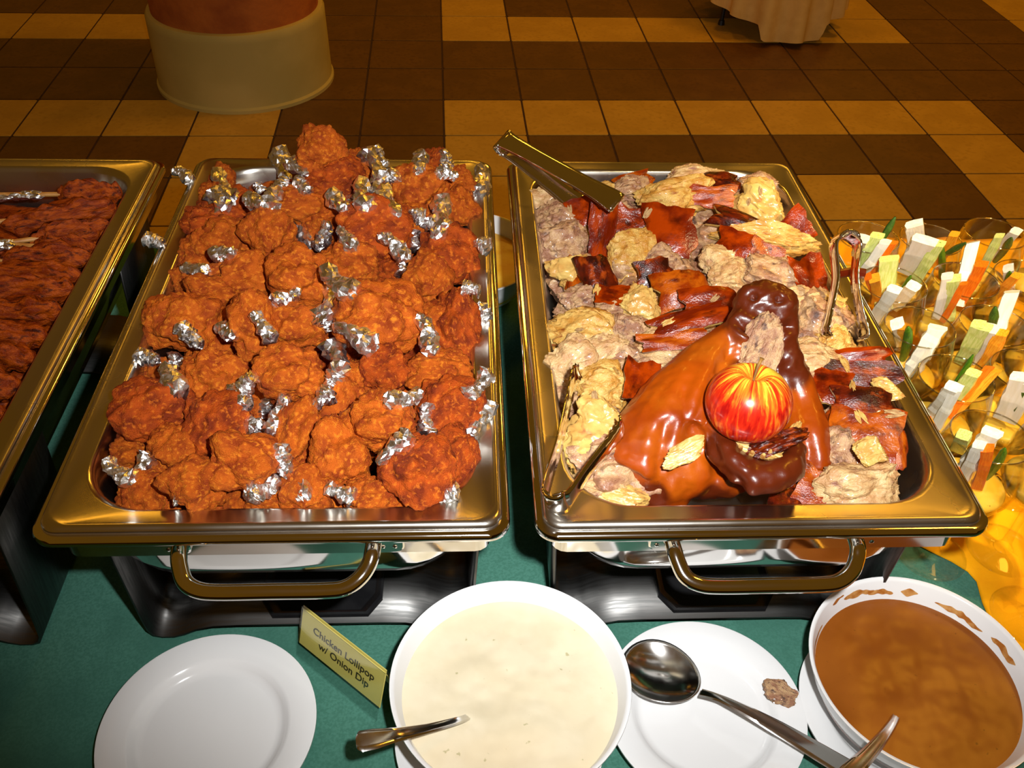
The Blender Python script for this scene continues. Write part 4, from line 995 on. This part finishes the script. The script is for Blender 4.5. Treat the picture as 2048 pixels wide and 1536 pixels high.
def stick_mesh(kind, seed):
    rnd = random.Random(seed); b = MB(); K = 10
    if kind in ('bean', 'asparagus'):
        rings = []
        for k in range(K):
            t = k/(K-1); r = 1*(.75+.25*math.sin(math.pi*min(1, t*1.1)))*(1 if k < K-1 else .35)
            if kind == 'asparagus' and t > .6: r *= 1.25*(1 if k % 2 else .85)
            rings.append([Vector((math.cos(2*math.pi*i/9)*r+.5*math.sin(t*2.5), math.sin(2*math.pi*i/9)*r, t)) for i in range(9)])
        b.loft(rings, True, True, True); me = b.mesh(kind, True, 50)
    else:
        rings = []
        for k in range(K):
            t = k/(K-1); bend = .35*math.sin(t*2.6+seed)*(1 if kind.startswith('carrot') else .3)
            e = 1+.10*rnd.uniform(-1, 1)
            rings.append([Vector((x*e+bend+(rnd.uniform(-.09, .09) if kind == 'jicama' else 0), y*e, t+(.04*x if k == K-1 else 0))) for x, y in ((-.9, -.8), (0, -.88), (.9, -.8), (1, 0), (.9, .8), (0, .9), (-.9, .8), (-1, 0))])
        b.loft(rings, True, True, True); me = b.mesh(kind, True, 40)
    me.materials.append(M[kind]); return me
STM = {k: [stick_mesh(k, s) for s in range(3)] for k in ('jicama', 'cucumber', 'carrot', 'carrot2', 'bean', 'asparagus')}
SLB = {'jicama': ('white jicama stick with rough cut edges standing in a glass', 'jicama'), 'cucumber': ('pale green cucumber stick standing in a glass', 'cucumber'), 'carrot': ('bright orange carrot stick standing in a glass', 'carrot'),
       'carrot2': ('yellow orange carrot stick standing in a glass', 'carrot'), 'bean': ('thin green bean standing in a glass', 'green bean'), 'asparagus': ('dark green asparagus tip standing in a glass', 'asparagus')}
SNM = {'jicama': 'jicama_stick', 'cucumber': 'cucumber_stick', 'carrot': 'carrot_stick', 'carrot2': 'carrot_stick', 'bean': 'green_bean', 'asparagus': 'asparagus_tip'}
def stick(kind, top, bot, w, d, k):
    top, bot = Vector(top), Vector(bot); ax = (top-bot); L = ax.length; ax.normalize(); tv = (CAM-bot).normalized()
    x = ax.cross(tv).normalized(); y = ax.cross(x)
    o = obj(SNM[kind], STM[kind][k % 3], None); place(o, bot, (x, y, ax), (w, d, L)); tag(o, SLB[kind][0], SLB[kind][1], SLB[kind][1]+' sticks in the glasses' if kind != 'carrot2' else 'yellow orange carrot sticks in the glasses')
J, C_, K_, K2, B_, AS = 'jicama', 'cucumber', 'carrot', 'carrot2', 'bean', 'asparagus'
# (glass, kind, top x, y, lower x, y, width) in the glass crop
VS = [(0, C_, 395, 180, 295, 350, 62), (0, J, 325, 200, 292, 265, 50), (0, J, 440, 215, 320, 380, 52), (0, K_, 482, 222, 385, 400, 34), (0, AS, 483, 85, 448, 205, 34),
      (3, C_, 462, 300, 430, 485, 90), (3, B_, 562, 385, 495, 505, 34), (3, J, 582, 440, 515, 520, 60), (3, J, 480, 490, 400, 580, 70), (3, K2, 375, 400, 350, 450, 50), (3, K_, 350, 390, 335, 440, 40),
      (1, J, 590, 120, 590, 260, 90), (1, J, 585, 270, 560, 340, 110), (1, K2, 795, 175, 770, 300, 46), (1, AS, 845, 215, 750, 265, 30), (1, C_, 712, 285, 600, 425, 60), (1, B_, 716, 268, 766, 388, 36),
      (2, J, 1110, 160, 1040, 250, 50), (2, AS, 1095, 240, 1010, 295, 36), (2, C_, 1010, 270, 920, 400, 44),
      (4, J, 890, 210, 850, 400, 66), (4, K_, 925, 325, 890, 425, 56), (4, J, 742, 395, 728, 540, 50), (4, C_, 792, 400, 762, 570, 62), (4, J, 694, 420, 692, 570, 46), (4, K_, 805, 512, 700, 625, 34),
      (5, J, 1070, 348, 1060, 445, 52), (5, B_, 1022, 385, 1008, 435, 40), (5, K2, 1040, 448, 990, 490, 44), (7, J, 1090, 470, 1040, 670, 72), (7, AS, 992, 548, 972, 645, 44),
      (6, J, 705, 655, 580, 880, 84), (6, B_, 546, 650, 528, 790, 50), (6, J, 480, 640, 500, 690, 60), (6, K2, 500, 665, 505, 710, 40),
      (7, C_, 905, 685, 850, 800, 80), (7, J, 975, 655, 890, 790, 66), (7, K2, 1035, 720, 930, 860, 66), (7, C_, 820, 700, 790, 800, 60),
      (8, B_, 882, 790, 762, 985, 32), (8, C_, 890, 885, 775, 1030, 70), (8, K_, 975, 862, 790, 1065, 40), (8, K2, 1000, 872, 815, 1070, 40), (8, J, 765, 1000, 690, 1075, 66), (8, J, 780, 1085, 715, 1125, 56),
      (9, J, 1082, 950, 975, 1150, 76), (9, AS, 1160, 930, 1050, 1195, 50), (9, K_, 1040, 1130, 1010, 1180, 40), (9, J, 1147, 1060, 1100, 1160, 60),
      (10, J, 985, 1190, 862, 1350, 90), (10, B_, 1042, 1268, 965, 1400, 46), (10, K_, 930, 1318, 915, 1435, 56), (10, C_, 835, 1205, 800, 1250, 70), (10, J, 870, 1320, 850, 1390, 60)]
for k, (g, kind, x0, y0, x1, y1, w) in enumerate(VS):
    t0, t1 = c7(x0, y0), c7(x1, y1); zt = GZ+GH+.022
    pt = at(t0[0], t0[1], zt); pb = at(t1[0], t1[1], GZ+GH-.035)
    g0 = GP[g]
    # keep the stick inside the mouth of its glass
    for q, rm in ((pb, .024), (pt, .046)):
        dv = Vector((q.x-g0.x, q.y-g0.y, 0))
        if dv.length > rm: dv *= rm/dv.length; q.x, q.y = g0.x+dv.x, g0.y+dv.y
    ww = w*.3906*mpp(pb)/2
    stick(kind, pt, pb-(pt-pb)*.18, ww, min(ww, .006) if kind not in ('bean', 'asparagus') else ww, k)
rnd = random.Random(5)
for g in (11, 12, 13, 14, 15):
    for kind in (J, C_, K_, B_):
        a = rnd.uniform(0, 6.28); p = GP[g]; stick(kind, (p.x+.025*math.cos(a), p.y+.025*math.sin(a), GZ+GH+.022), (p.x-.012*math.cos(a), p.y-.012*math.sin(a), GZ+.10), .0035 if kind == B_ else .006, .0035 if kind == B_ else .005, g)
# each glass is told apart by what stands in it
NUM = {1: 'one', 2: 'two', 3: 'three', 4: 'four'}; WORD = {J: 'jicama', C_: 'cucumber', K_: 'orange carrot', K2: 'yellow carrot', B_: 'bean', AS: 'asparagus'}
for g, e in enumerate(GE):
    if g < 11:
        cnt = {}
        for v in VS:
            if v[0] == g: cnt[v[1]] = cnt.get(v[1], 0)+1
    else: cnt = {J: 1, C_: 1, K_: 1, B_: 1}
    e['label'] = 'stemmed glass with '+', '.join(NUM[n]+' '+WORD[k] for k, n in cnt.items())
